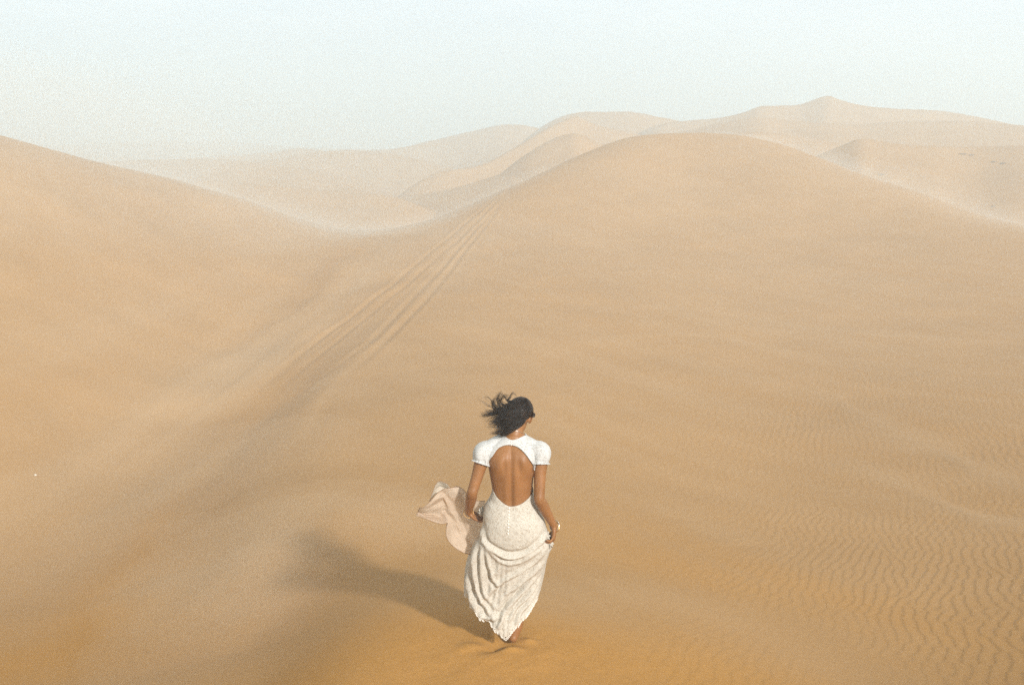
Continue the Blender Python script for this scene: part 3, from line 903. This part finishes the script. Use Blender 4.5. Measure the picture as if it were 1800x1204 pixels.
# --- skirt
sk_py = [856, 866, 876, 886, 900, 915, 930, 945, 960, 975, 990, 1010, 1030, 1045, 1060, 1075, 1090, 1105, 1120, 1126]
sk_xl = [866, 864, 860, 853, 850, 849, 846, 841, 833, 828, 823.5, 820, 818, 818, 824, 836, 846, 860, 880, 886]
sk_xr = [937, 938, 940, 944, 949, 957, 961, 966, 970, 963, 958, 954, 950, 947, 941, 934, 926, 917, 904, 898]
sk_yc = [6.062, 6.063, 6.065, 6.066, 6.068, 6.070, 6.075, 6.085, 6.10, 6.115, 6.125, 6.14, 6.145, 6.14, 6.125, 6.10, 6.08, 6.065, 6.06, 6.06]
sk_dp = [0.094, 0.096, 0.099, 0.106, 0.120, 0.137, 0.142, 0.146, 0.150, 0.150, 0.148, 0.145, 0.140, 0.135, 0.130, 0.122, 0.115, 0.105, 0.09, 0.08]
NU, NV = 420, 300
ua = np.linspace(0, 2*math.pi, NU, endpoint=False)
tv = np.linspace(0, 1, NV)
su = np.cos(ua)
top_b = crom([-1.0, -0.8, -0.45, -0.05, 0.3, 0.75, 1.0], [858, 865, 874, 880, 878, 869, 862], su)
top_f = 858 + 0*su
hem_b = crom([-1.0, -0.75, -0.45, -0.1, 0.1, 0.35, 0.65, 0.85, 1.0], [1040, 1068, 1088, 1105, 1104, 1095, 1081, 1067, 1048], su)
hem_f = crom([-1, -0.5, 0, 0.5, 1.0], [1044, 1085, 1100, 1080, 1050], su)
bk = sstep(0.15, -0.15, np.sin(ua))
topv = top_b*bk + top_f*(1-bk); hemv = hem_b*bk + hem_f*(1-bk)
PYg = topv[None] + (hemv - topv)[None] * tv[:, None]
XL, XR = crom(sk_py, sk_xl, PYg), crom(sk_py, sk_xr, PYg)
# below the widest point the hem's ends stay out at the sides
PXg = (XL + XR)/2 + (XR - XL)/2 * su[None] * (1 - 0.03*np.sin(ua)[None]**2*0)
YC, DP = crom(sk_py, sk_yc, PYg), crom(sk_py, sk_dp, PYg)
t_ = YC / (CP + (602 - PYg)/FPX*SP)
SX = (PXg - 900)/FPX * t_
SZ = CAM_H + (-SP + (602 - PYg)/FPX*CP) * t_
sn = np.sin(ua)[None]
SY = YC + DP * np.sign(sn) * np.abs(sn)**0.85
fold = np.zeros_like(PYg)
def zz2(pts): return [(x / 3.7625 + 700, y / 3.7625 + 840) for x, y in pts]
FOLDS = [  # photo polyline, height m, half width px, groove side
    (zz2([(545,300),(565,385),(650,440),(740,462),(850,445),(930,395),(985,350)]), 0.020, 4.2, -1),
    (zz2([(590,430),(680,490),(780,496),(880,455),(960,410)]), 0.013, 3.2, -1),
    (zz2([(975,420),(900,500),(800,560),(700,610),(620,680),(560,760)]), 0.018, 4.0, -1),
    (zz2([(980,440),(900,560),(800,640),(720,700),(660,780),(620,860)]), 0.020, 4.4, -1),
    (zz2([(990,460),(930,570),(850,660),(770,740),(710,830),(690,930)]), 0.020, 4.6, -1),
    (zz2([(985,500),(930,620),(860,720),(780,790),(740,870),(730,960)]), 0.018, 4.6, -1),
    (zz2([(965,600),(920,700),(860,790),(800,850),(790,940)]), 0.014, 4.6, -1),
    (zz2([(540,330),(515,460),(510,600),(540,720),(600,820),(640,900)]), 0.020, 4.6, 1),
    (zz2([(560,400),(555,520),(560,640),(590,730),(640,790)]), 0.018, 4.2, 1),
    (zz2([(585,430),(610,540),(640,620),(690,640)]), 0.014, 3.6, 1),
    (zz2([(500,420),(475,560),(465,700),(500,800),(560,880)]), 0.016, 4.6, 1),
    (zz2([(640,900),(660,820),(700,760),(760,700),(840,600)]), 0.010, 3.0, 1),
    (zz2([(500,840),(560,870),(620,880),(680,860)]), 0.014, 3.6, 1),
    (zz2([(640,960),(680,900),(700,820)]), 0.012, 3.2, 1),
]
flat_px, flat_py = PXg.ravel(), PYg.ravel()
for poly, h_, w_, sd in FOLDS:
    q, al = sseg(flat_px, flat_py, smooth_poly(poly, 5))
    env = np.sin(np.pi * np.clip(al, 0.02, 0.98))**0.5
    q = q * sd
    f = np.exp(-(q / w_)**2) - 0.85*np.exp(-((q - 1.7*w_) / (0.9*w_))**2)
    fold += (h_ * env * f).reshape(PYg.shape)
low = sstep(925, 985, PYg)
fold += low * 0.012 * fbm((PXg + 0.9*PYg) * 0.055, (PXg - PYg) * 0.012, 4, 140)
fold += sstep(945, 990, PYg) * sstep(930, 850, PXg) * 0.0028 * np.sin(PXg*0.62 + 0.02*PYg + 3*fbm(PXg*0.03, PYg*0.02, 2, 145))
fold += 0.0035 * fbm(PXg * 0.10, PYg * 0.10, 3, 150)
ffold = low * 0.022 * np.sin(ua[None]*9 + 2.0*np.sin(tv[:, None]*4)) * sstep(-0.1, 0.3, sn)
edge = sstep(0.0, 0.30, np.abs(sn))
SV = np.stack([SX, SY, SZ], -1)
du = np.roll(SV, -1, 1) - np.roll(SV, 1, 1); dv = np.gradient(SV, axis=0)
nrm = np.cross(du, dv); nrm /= (np.linalg.norm(nrm, axis=2, keepdims=True) + 1e-9)
cen = np.stack([(SX*0 + SX.mean(1, keepdims=True)), YC, SZ], -1)
if ((nrm * (SV - cen)).sum(-1)).mean() < 0: nrm = -nrm
bkm = sstep(0.05, -0.1, sn)
SV = SV + nrm * ((fold * bkm * (0.25 + 0.75*edge) + ffold)[..., None])
uvs = np.stack([np.broadcast_to(ua[None]/(2*math.pi)*1.15, PYg.shape), (PYg - 860) * 0.0040], -1).reshape(-1, 2)
skirt = mesh_np('skirt', SV.reshape(-1, 3), grid_faces(NU, NV, True), lace, dress, uv=uvs); skirt.location = OFF
so = skirt.modifiers.new('thick', 'SOLIDIFY'); so.thickness = 0.003; so.offset = 0

# lace trim along the hem: a row of small crocheted rings with points
trim = Soup()
hemV = SV[-1]
rnd = random.Random(4)
i = 0
while i < NU:
    p = hemV[i]; q = hemV[(i + 3) % NU]
    tdir = q - p; tl = np.linalg.norm(tdir)
    if tl > 1e-5:
        tdir = tdir / tl
        dn = SV[-1, i] - SV[-8, i]; dn /= (np.linalg.norm(dn) + 1e-9)
        for row, rr2 in ((0.004, 0.0075), (0.018, 0.0065)):
            c = p + dn * row
            ang = np.linspace(0, 2*math.pi, 9)
            pts = [c + rr2*(math.cos(b_)*tdir + math.sin(b_)*dn) for b_ in ang]
            trim.add(tube(pts, [0.0019]*9, 16, 5, round_ends=False))
        tip = p + dn*0.025
        trim.add(tube([p + dn*0.022, tip + np.array((0, rnd.uniform(-.004, .004), 0))], [0.0024, 0.0012], 4, 5))
    acc = 0; j = i
    while acc < 0.017 and j < NU:
        acc += np.linalg.norm(hemV[(j+1) % NU] - hemV[j]); j += 1
    i = max(j, i + 1)
white_thread, nt, N, L, bs = new_mat('cotton_thread')
bs.inputs['Base Color'].default_value = (0.78, 0.74, 0.66, 1); bs.inputs['Roughness'].default_value = 0.8
trim.obj('lace_trim', white_thread, dress)

# placket of covered buttons down the centre back
def bvh_of(o):
    from mathutils.bvhtree import BVHTree
    me = o.data
    return BVHTree.FromPolygons([v.co[:] for v in me.vertices], [p.vertices[:] for p in me.polygons])
sk_bvh = bvh_of(skirt)
camv = Vector((0, 0, CAM_H))
for k in range(11):
    px, py = 895.5 - 0.25*k, 882 + 5.6*k
    d = Vector(ray(px, py)).normalized()
    h = sk_bvh.ray_cast(camv, d)
    if h[0] is None: continue
    b_ = Soup(); b_.add(ellipsoid(h[0] - d*0.003, (0.0055, 0.004, 0.0055), None, 10, 7)); b_.obj('button', white_thread, dress)
bb = Soup()
for py in (777, 781.5):
    d = Vector(ray(898.5, py)).normalized()
    h = bvh_of(body_o).ray_cast(camv, d)
    bb.add(ellipsoid(h[0] - d*0.012, (0.005, 0.004, 0.0055), None, 10, 7))
bb.obj('clasp', white_thread, dress)

def gather(px, py, y, rx, ry, rz, seed):
    v, f = ellipsoid((0, 0, 0), (rx, ry, rz), None, 60, 40)
    d = v / np.linalg.norm(v, axis=1)[:, None]
    ang = np.arctan2(d[:, 2], d[:, 0])
    v = v * (1 + 0.20*np.sin(ang*7 + seed + 3*d[:, 1])[:, None] + 0.22*fbm(d[:, 0]*3 + seed, d[:, 2]*3 + d[:, 1]*2, 3, 210)[:, None])
    g_ = Soup(); g_.add((v + J(px, py, y), f)); g_.obj('gathered_lace', lace, dress)
gather(960, 943, 6.04, 0.028, 0.026, 0.032, 0.0)
gather(967, 955, 6.06, 0.022, 0.026, 0.032, 2.0)
gather(847, 899, 6.10, 0.020, 0.024, 0.032, 4.0)

# --- the chiffon train blown out to her left
def chiffon(name, c1=(0.72, 0.62, 0.51, 1), c2=(0.84, 0.73, 0.60, 1)):
    m, nt, N, L, bs = new_mat(name)
    bs.inputs['Base Color'].default_value = c1; bs.inputs['Roughness'].default_value = 0.7
    tr = N.new('ShaderNodeBsdfTranslucent'); tr.inputs['Color'].default_value = c2
    tp = N.new('ShaderNodeBsdfTransparent'); tp.inputs['Color'].default_value = (0.95, 0.88, 0.8, 1)
    m1 = N.new('ShaderNodeMixShader'); m1.inputs[0].default_value = 0.5
    m2 = N.new('ShaderNodeMixShader'); m2.inputs[0].default_value = 0.26
    L.new(bs.outputs['BSDF'], m1.inputs[1]); L.new(tr.outputs['BSDF'], m1.inputs[2])
    L.new(m1.outputs['Shader'], m2.inputs[1]); L.new(tp.outputs['BSDF'], m2.inputs[2])
    L.new(m2.outputs['Shader'], nt.nodes['Material Output'].inputs['Surface'])
    tcn = N.new('ShaderNodeTexCoord'); wv = N.new('ShaderNodeTexNoise'); wv.inputs['Scale'].default_value = 1400
    L.new(tcn.outputs['Object'], wv.inputs['Vector'])
    bp = N.new('ShaderNodeBump'); bp.inputs['Strength'].default_value = 0.15; L.new(wv.outputs['Fac'], bp.inputs['Height']); L.new(bp.outputs['Normal'], bs.inputs['Normal'])
    return m
chif = chiffon('chiffon')
chif_w = chiffon('pale_chiffon', (0.78, 0.74, 0.66, 1), (0.82, 0.78, 0.70, 1))
seam, nt, N, L, bs = new_mat('chiffon_seam'); bs.inputs['Base Color'].default_value = (0.26, 0.15, 0.08, 1); bs.inputs['Roughness'].default_value = 0.8
train = bpy.data.objects.new('train', None); COL.objects.link(train); train.parent = dress
def sheet(top, bot, y0, y1, seed, amp, nu_=90, nv_=70, edges=('t', 'b', 'e')):
    A_ = catmull(np.array(zz2(top)), nu_); B_ = catmull(np.array(zz2(bot)), nu_)
    s_ = np.linspace(0, 1, nu_)[None, :, None]; v_ = np.linspace(0, 1, nv_)[:, None, None]
    P2 = A_[None]*(1 - v_) + B_[None]*v_
    s1, v1 = s_[..., 0], v_[..., 0]
    bulge = np.sin(np.pi*v1)*0.05
    yy = y0 + (y1 - y0)*s1 + bulge + amp*np.sin(v1*7.5 + 3*s1 + seed)*(0.3 + s1) + amp*0.8*np.sin(s1*9 - v1*3 + seed*2) \
         + 0.9*amp*fbm(s1*5 + seed, v1*6, 4, 160 + int(seed)) + 0.5*amp*np.sin((s1*1.3 + v1)*16 + 3*fbm(s1*3, v1*3, 2, 166))
    d0, d1, d2 = (P2[..., 0]-900)/FPX, CP + (602-P2[..., 1])/FPX*SP, -SP + (602-P2[..., 1])/FPX*CP
    tt = yy/d1
    V = np.stack([d0*tt, yy, CAM_H + d2*tt], -1)
    return V
T1 = sheet([(575,150),(520,150),(470,120),(437,82),(400,60),(350,66),(310,72),(285,80),(250,110),(215,150),(170,192),(143,194)],
           [(520,520),(470,505),(420,488),(375,460),(335,420),(316,375),(318,325),(325,297),(295,303),(240,292),(180,270),(119,248)], 6.16, 6.02, 1.0, 0.018)
T2 = sheet([(437,84),(410,62),(380,55),(350,66),(318,36),(275,20),(250,40),(235,75),(218,120),(205,160)],
           [(450,190),(420,170),(390,140),(360,110),(330,105),(300,112),(270,122),(245,135),(225,150),(204,165)], 6.19, 6.08, 2.3, 0.012, 80, 50)
sm_ = Soup()
for V, nm_, mt_ in ((T1, 'train_cloth', chif), (T2, 'train_flap', chif_w)):
    ts = Soup(); ts.add((V.reshape(-1, 3), grid_faces(V.shape[1], V.shape[0])))
    to = ts.obj(nm_, mt_, train)
    so = to.modifiers.new('thick', 'SOLIDIFY'); so.thickness = 0.0012; so.offset = 0
def seamline(P_): sm_.add(tube(P_[::3], [0.0016]*len(P_[::3]), len(P_), 5))
seamline(T1[0]); seamline(T1[-1]); seamline(T1[:, -1]); seamline(T2[0]); seamline(T2[-1][12:])
sm_.obj('seam', seam, train)

# --- hair: a cap that follows the skull, and locks blown to her left
hairm, nt, N, L, bs = new_mat('dark_hair')
bs.inputs['Base Color'].default_value = (0.012, 0.006, 0.0035, 1); bs.inputs['Roughness'].default_value = 0.40
bs.inputs['Specular IOR Level'].default_value = 0.22
hl = (BV - HEAD_C) @ HR                                   # head-local coordinates
hcap = np.minimum(hl[:, 2] - crom([-0.10, -0.06, -0.02, 0.02, 0.05, 0.09], [-0.042, -0.034, 0.010, 0.032, 0.060, 0.090], hl[:, 1]), (0.115 - np.linalg.norm(hl - np.array((0, -0.01, 0.02)), axis=1)))
hcap = np.where(BV[:, 2] > 1.46, hcap, -1)
hcap = np.minimum(hcap, np.linalg.norm((hl - np.array((0.084, -0.006, -0.004))) * np.array((0.6, 1.3, 1.0)), axis=1) - 0.024)
strand = 0.0022*np.sin(np.arctan2(hl[:, 2], hl[:, 0] + 0.04)*46 + 9*hl[:, 1]*8) + 0.0015*fbm(hl[:, 0]*60, hl[:, 2]*60, 2, 170)
hair = cut_shell(hcap, 0.003 + (0.006 + strand)*sstep(-0.002, 0.016, hcap), 0.004, 'hair', hairm, root)
def z1(pts): return [(x / 5.0156 + 700, y / 5.0156 + 660) for x, y in pts]
LOCKS = [  # zoomed photo path, strands, spread px, y start, y end, wave
    ([(1130,215),(1040,232),(960,280),(880,325),(810,338),(760,352),(728,335)], 70, 16, 6.13, 6.10, 2),
    ([(1110,225),(1010,290),(940,320),(895,270),(878,210),(895,162),(916,160),(915,205)], 24, 13, 6.12, 6.08, 2),
    ([(1100,215),(1010,240),(940,262),(900,225),(925,185),(960,178),(968,200),(945,225)], 16, 11, 6.12, 6.06, 2),
    ([(1080,215),(1010,235),(965,222),(985,190),(1008,155),(1030,165),(1050,190)], 10, 9, 6.12, 6.07, 2),
    ([(1130,250),(1050,320),(960,370),(890,395),(840,402),(785,416)], 110, 26, 6.12, 6.06, 3),
    ([(1140,290),(1070,390),(990,430),(930,440),(880,425),(850,400)], 120, 28, 6.12, 6.05, 3),
    ([(1135,330),(1080,415),(1010,455),(950,480),(900,470),(855,445)], 100, 20, 6.12, 6.04, 3),
    ([(1120,350),(1070,430),(1000,475),(940,512),(870,500),(795,520)], 60, 12, 6.12, 6.03, 4),
    ([(1100,370),(1040,440),(980,490),(930,520),(890,495),(850,510),(800,500)], 30, 9, 6.12, 6.03, 4),
    ([(1100,260),(1020,310),(950,330),(900,345),(870,330),(850,290),(835,240),(865,215)], 34, 10, 6.12, 6.06, 3),
    ([(1080,240),(1000,275),(930,300),(870,290),(840,250),(845,215),(880,205),(905,235)], 22, 8, 6.12, 6.08, 3),
    ([(1060,250),(980,300),(900,330),(840,290),(820,220),(790,190),(740,195),(712,205)], 4, 5, 6.12, 6.07, 2),
    ([(1060,260),(960,320),(880,310),(800,262),(740,228),(700,205),(735,178)], 3, 4, 6.12, 6.09, 2),
    ([(1040,250),(960,290),(890,270),(865,210),(862,165),(857,128)], 2, 3, 6.12, 6.07, 1),
    ([(1050,230),(1000,225),(960,215),(930,180),(905,150)], 10, 4, 6.12, 6.09, 2),
    ([(1120,280),(1030,350),(960,400),(910,380),(880,350)], 130, 34, 6.11, 6.07, 3),
]
wr = np.random.RandomState(21)
for k in range(30):
    ex, ey = wr.uniform(760, 900), wr.uniform(190, 500)
    mx, my = ex + wr.uniform(50, 120), 0.5*ey + 0.5*330 + wr.uniform(-30, 30)
    LOCKS.append(([(1080, 300), (980, 0.4*ey + 0.6*330), (mx, my), (ex + 20, ey + wr.uniform(-10, 10)), (ex - wr.uniform(0, 30), ey + wr.uniform(-35, 25)), (ex - wr.uniform(-10, 40), ey + wr.uniform(-45, 30))], 2, 4, 6.12, 6.06, 4))
hn = N.new('ShaderNodeTexNoise'); hn.inputs['Scale'].default_value = 60; hn.inputs['Detail'].default_value = 3
htc = N.new('ShaderNodeTexCoord'); hmp = N.new('ShaderNodeMapping'); hmp.inputs['Scale'].default_value = (0.5, 1, 3.5); hmp.inputs['Rotation'].default_value = (0, R(-35), 0)
L.new(htc.outputs['Object'], hmp.inputs['Vector']); L.new(hmp.outputs['Vector'], hn.inputs['Vector'])
hr_ = ramp(N, [(0.42, (0.004, 0.002, 0.001)), (0.70, (0.040, 0.018, 0.008))]); L.new(hn.outputs['Fac'], hr_.inputs['Fac']); L.new(hr_.outputs['Color'], bs.inputs['Base Color'])
hs = Soup(); rn = np.random.RandomState(7)
for li, (path, cnt, spr, ya, yb, wav) in enumerate(LOCKS):
    pp = np.array(z1(path)); m = len(pp)
    for k in range(int(cnt*1.9)):
        t = np.linspace(0, 1, m)
        off = rn.randn(2) * spr / 5.0 * 0.75
        fan = rn.randn(2) * spr / 5.0 * 1.0
        q = pp + off[None]*(0.55 + 0.45*np.sin(np.pi*t))[:, None] + fan[None]*(t**1.5)[:, None]
        q = q + rn.randn(m, 2) * wav * 0.28 * (0.2 + t)[:, None]
        yy = ya + (yb - ya)*t + rn.randn()*0.020*(0.4 + t) - 0.018*np.sin(np.pi*t)
        end = rn.uniform(0.72, 1.0)
        P3 = np.array([J(a, b, y) for (a, b), y in zip(q, yy)])
        C3 = catmull(P3, 26)[:max(8, int(26*end))]
        r0 = rn.uniform(0.0005, 0.0011)
        nn = len(C3)
        hs.add(tube(C3[::1], list(r0*(1 - 0.8*(np.linspace(0, 1, nn))**1.5)), nn, 4, round_ends=False))
hobj = hs.obj('hair_locks', hairm, hair)
hobj.location = (0, 0, 0)

# --- jewellery
gold, nt, N, L, bs = new_mat('gold'); bs.inputs['Base Color'].default_value = (0.72, 0.45, 0.18, 1); bs.inputs['Metallic'].default_value = 1; bs.inputs['Roughness'].default_value = 0.3
silver, nt, N, L, bs = new_mat('silver'); bs.inputs['Base Color'].default_value = (0.75, 0.70, 0.62, 1); bs.inputs['Metallic'].default_value = 1; bs.inputs['Roughness'].default_value = 0.3
def bangle(c, axis, r, thick, mat, tilt=(0, 0, 0)):
    axis = np.array(axis, float) + np.array(tilt); axis /= np.linalg.norm(axis)
    a = np.cross(axis, (0.2, 1, 0.1)); a /= np.linalg.norm(a); b = np.cross(axis, a)
    an = np.linspace(0, 2*math.pi, 33)
    s = Soup(); s.add(tube([c + r*(math.cos(t)*a + math.sin(t)*b) for t in an], [thick]*33, 66, 8, round_ends=False))
    return s.obj('bracelet', mat, root)
axR = (WR_R - EL_R); axR /= np.linalg.norm(axR); axL = WR_L - EL_L; axL /= np.linalg.norm(axL)
bangle(WR_R - axR*0.008 + np.array((0.005, 0, -0.002)), axR, 0.036, 0.0030, silver, (0.1, 0.3, 0.5))
bangle(WR_R + axR*0.004 + np.array((0.004, 0, -0.004)), axR, 0.034, 0.0036, gold, (0.1, 0.2, 0.4))
bangle(WR_L + axL*0.004 + np.array((0.0, 0, -0.004)), axL, 0.031, 0.0022, gold, (0, 0.2, 0.3))
nk = Soup()
bb_t = bvh_of(body_o)
npts = []
for px, py in [(888,766),(891,762),(896,758.8),(902,757),(908,757.5),(914,759),(919,762),(924,765.5)]:
    d = Vector(ray(px, py)).normalized(); h = bb_t.ray_cast(camv, d)
    if h[0] is not None: npts.append(np.array(h[0] - d*0.003))
nk.add(tube(npts, [0.0016]*len(npts), 40, 6)); nk.obj('necklace', silver, root)

# ------------------------------------------------------------------ dry tufts on the far slope, and a pale stone
straw, nt, N, L, bs = new_mat('dry_scrub')
bs.inputs['Base Color'].default_value = (0.30, 0.20, 0.11, 1); bs.inputs['Roughness'].default_value = 0.9
rs2 = random.Random(12)
for (px, py, wd, ht, lab) in (
    (1693, 272, .50, .16, 'low dark scrub tuft high on the right dune, leftmost of the upper pair'),
    (1708, 274, .38, .13, 'smaller dark scrub tuft just right of the leftmost tuft of the upper pair'),
    (1747, 286, .38, .13, 'low dark scrub tuft on the right dune, left one of the lower pair'),
    (1764, 288, .42, .15, 'low dark scrub tuft nearest the right edge of the picture'),
    (1549, 308, .40, .13, 'single dark scrub tuft just behind the crest of the big dune'),
    (1746, 364, .22, .10, 'smallest dark scrub tuft, lowest on the far right slope')):
    gp = ground_pt(px, py, 70, 600)
    sh = Soup()
    for k in range(70):
        a = rs2.uniform(0, 2*math.pi); r_ = wd*0.5*math.sqrt(rs2.random())
        bx, by = r_*math.cos(a), r_*math.sin(a)*0.7
        l_ = ht*rs2.uniform(0.5, 1.0)*(1.1 - r_/wd)
        lean = rs2.uniform(0.1, 0.5)
        sh.add(tube([(bx, by, -0.05), (bx*1.2, by*1.2, l_*0.5), (bx*(1.3+lean), by*(1.3+lean), l_)], [0.014, 0.011, 0.003], 5, 4, round_ends=False))
    o = sh.obj('dry_shrub', straw); o.location = gp
    tag(o, lab, 'shrub', 'dry tufts on the far slope')
pebm, nt, N, L, bs = new_mat('pale_stone'); bs.inputs['Base Color'].default_value = (0.60, 0.56, 0.48, 1); bs.inputs['Roughness'].default_value = 0.7
gp = ground_pt(62, 831, dropped=True)
pb = Soup(); v, f = ellipsoid((0, 0, 0.012), (0.026, 0.022, 0.020), None, 16, 10)
v = v * (1 + 0.12*fbm(v[:, 0:1]*40 + 3, v[:, 1:2]*40 + v[:, 2:3]*30, 2, 190)); pb.add((v, f))
o = pb.obj('stone', pebm); o.location = (gp.x, gp.y, ground_z(gp.x, gp.y)); tag(o, 'tiny white stone lying alone in the sand at the left edge', 'stone')

# ------------------------------------------------------------------ sand blowing off the crests: thin nested veils of dust hugging the ridge line
def crest_veil(path, rv, rh, dens, fade):
    pts = []
    for px, py in path:
        pr = [c for c in CREST]
        D = float(np.interp(px, [c[0] for c in pr], [c[2] for c in pr]))
        th, e = polar(px, py)
        pts.append((D*math.sin(th), D*math.cos(th), CAM_H + D*e))
    C_ = catmull(pts, 60); n_ = len(C_)
    t = np.linspace(0, 1, n_); env = np.sin(np.pi*np.clip(t, 0.0, 1.0))**0.4 + 0.02
    env *= 1 + 0.35*vnoise(t*9 + rv*3, t*0, 200)
    T = np.gradient(C_, axis=0); T[:, 2] = 0; T /= np.linalg.norm(T, axis=1)[:, None]
    side = np.stack([T[:, 1], -T[:, 0], np.zeros(n_)], 1)
    a = np.linspace(0, 2*math.pi, 20, endpoint=False)
    V = C_[:, None] + env[:, None, None]*(rh*np.cos(a)[None, :, None]*side[:, None] + rv*np.sin(a)[None, :, None]*np.array((0, 0, 1.0)))
    V = np.vstack([V.reshape(-1, 3), C_[:1], C_[-1:]])
    m_ = n_
    s_ = Soup(); F = [tuple(f) for f in grid_faces(20, m_, True)]
    F += [(m_*20, (i+1) % 20, i) for i in range(20)] + [(m_*20+1, (m_-1)*20+i, (m_-1)*20+(i+1) % 20) for i in range(20)]
    s_.add((V, F))
    m = bpy.data.materials.new('blown_dust'); m.use_nodes = True; nt = m.node_tree; nt.nodes.clear()
    out = nt.nodes.new('ShaderNodeOutputMaterial'); v = nt.nodes.new('ShaderNodeVolumePrincipled')
    v.inputs['Color'].default_value = (0.93, 0.95, 0.93, 1); v.inputs['Density'].default_value = dens; v.inputs['Anisotropy'].default_value = 0.1
    nt.links.new(v.outputs['Volume'], out.inputs['Volume'])
    o = s_.obj('blowing_sand', m); tag(o, kind='stuff')
    bm = bmesh.new(); bm.from_mesh(o.data); bmesh.ops.recalc_face_normals(bm, faces=bm.faces); bm.to_mesh(o.data); bm.free()
left_path = [(-250, 196), (0, 243), (150, 280), (300, 314), (450, 360), (600, 408), (700, 404), (800, 376), (900, 329), (1000, 281)]
right_path = [(1250, 236), (1300, 240), (1380, 256), (1450, 282), (1600, 335), (1700, 375), (1800, 402), (1950, 430), (2150, 448)]
for path in (left_path, right_path):
    for rv, rh, dens in ((0.16, 1.3, 0.045), (0.32, 2.2, 0.022), (0.60, 3.2, 0.012)):
        crest_veil(path, rv * (1.25 if path is left_path else 1.0), rh, dens * (1.9 if path is left_path else 1.3), None)

# dust hanging over the saddle and the crests, denser towards the middle
def dust_cloud(c, r, dens, col=(0.90, 0.96, 0.97, 1)):
    v, f = ellipsoid((0, 0, 0), (1, 1, 1), None, 40, 24)
    k_ = 1 + 0.45*fbm(v[:, 0:1]*1.3 + c[0] + dens*99, v[:, 1:2]*1.3 + v[:, 2:3] + r[0], 3, 220)
    v = v*k_*np.array(r) + np.array(c)
    q = Soup(); q.add((v, f))
    m = bpy.data.materials.new('drifting_dust'); m.use_nodes = True; nt = m.node_tree; nt.nodes.clear()
    out = nt.nodes.new('ShaderNodeOutputMaterial'); vp = nt.nodes.new('ShaderNodeVolumePrincipled')
    vp.inputs['Color'].default_value = col; vp.inputs['Density'].default_value = dens; vp.inputs['Anisotropy'].default_value = 0.1
    nt.links.new(vp.outputs['Volume'], out.inputs['Volume'])
    o = q.obj('drifting_dust', m); tag(o, kind='stuff')
    bm = bmesh.new(); bm.from_mesh(o.data); bmesh.ops.recalc_face_normals(bm, faces=bm.faces); bm.to_mesh(o.data); bm.free()
SANDY = (0.95, 0.84, 0.66, 1)
dust_cloud((-1.9, 8.9, -0.62), (1.9, 2.0, 0.42), 0.075, SANDY)
dust_cloud((-2.1, 9.0, -0.66), (1.5, 1.5, 0.34), 0.080, SANDY)
dust_cloud((-1.7, 8.7, -0.60), (1.1, 1.1, 0.27), 0.070, SANDY)
dust_cloud((-4.6, 13.0, -1.9), (3.6, 4.2, 0.8), 0.030, SANDY)
dust_cloud((-12, 56, -2.8), (24, 9, 2.6), 0.0060)
dust_cloud((-30, 50, 1.5), (24, 24, 6.0), 0.0100)
dust_cloud((-34, 54, 2.5), (20, 18, 4.5), 0.0120)
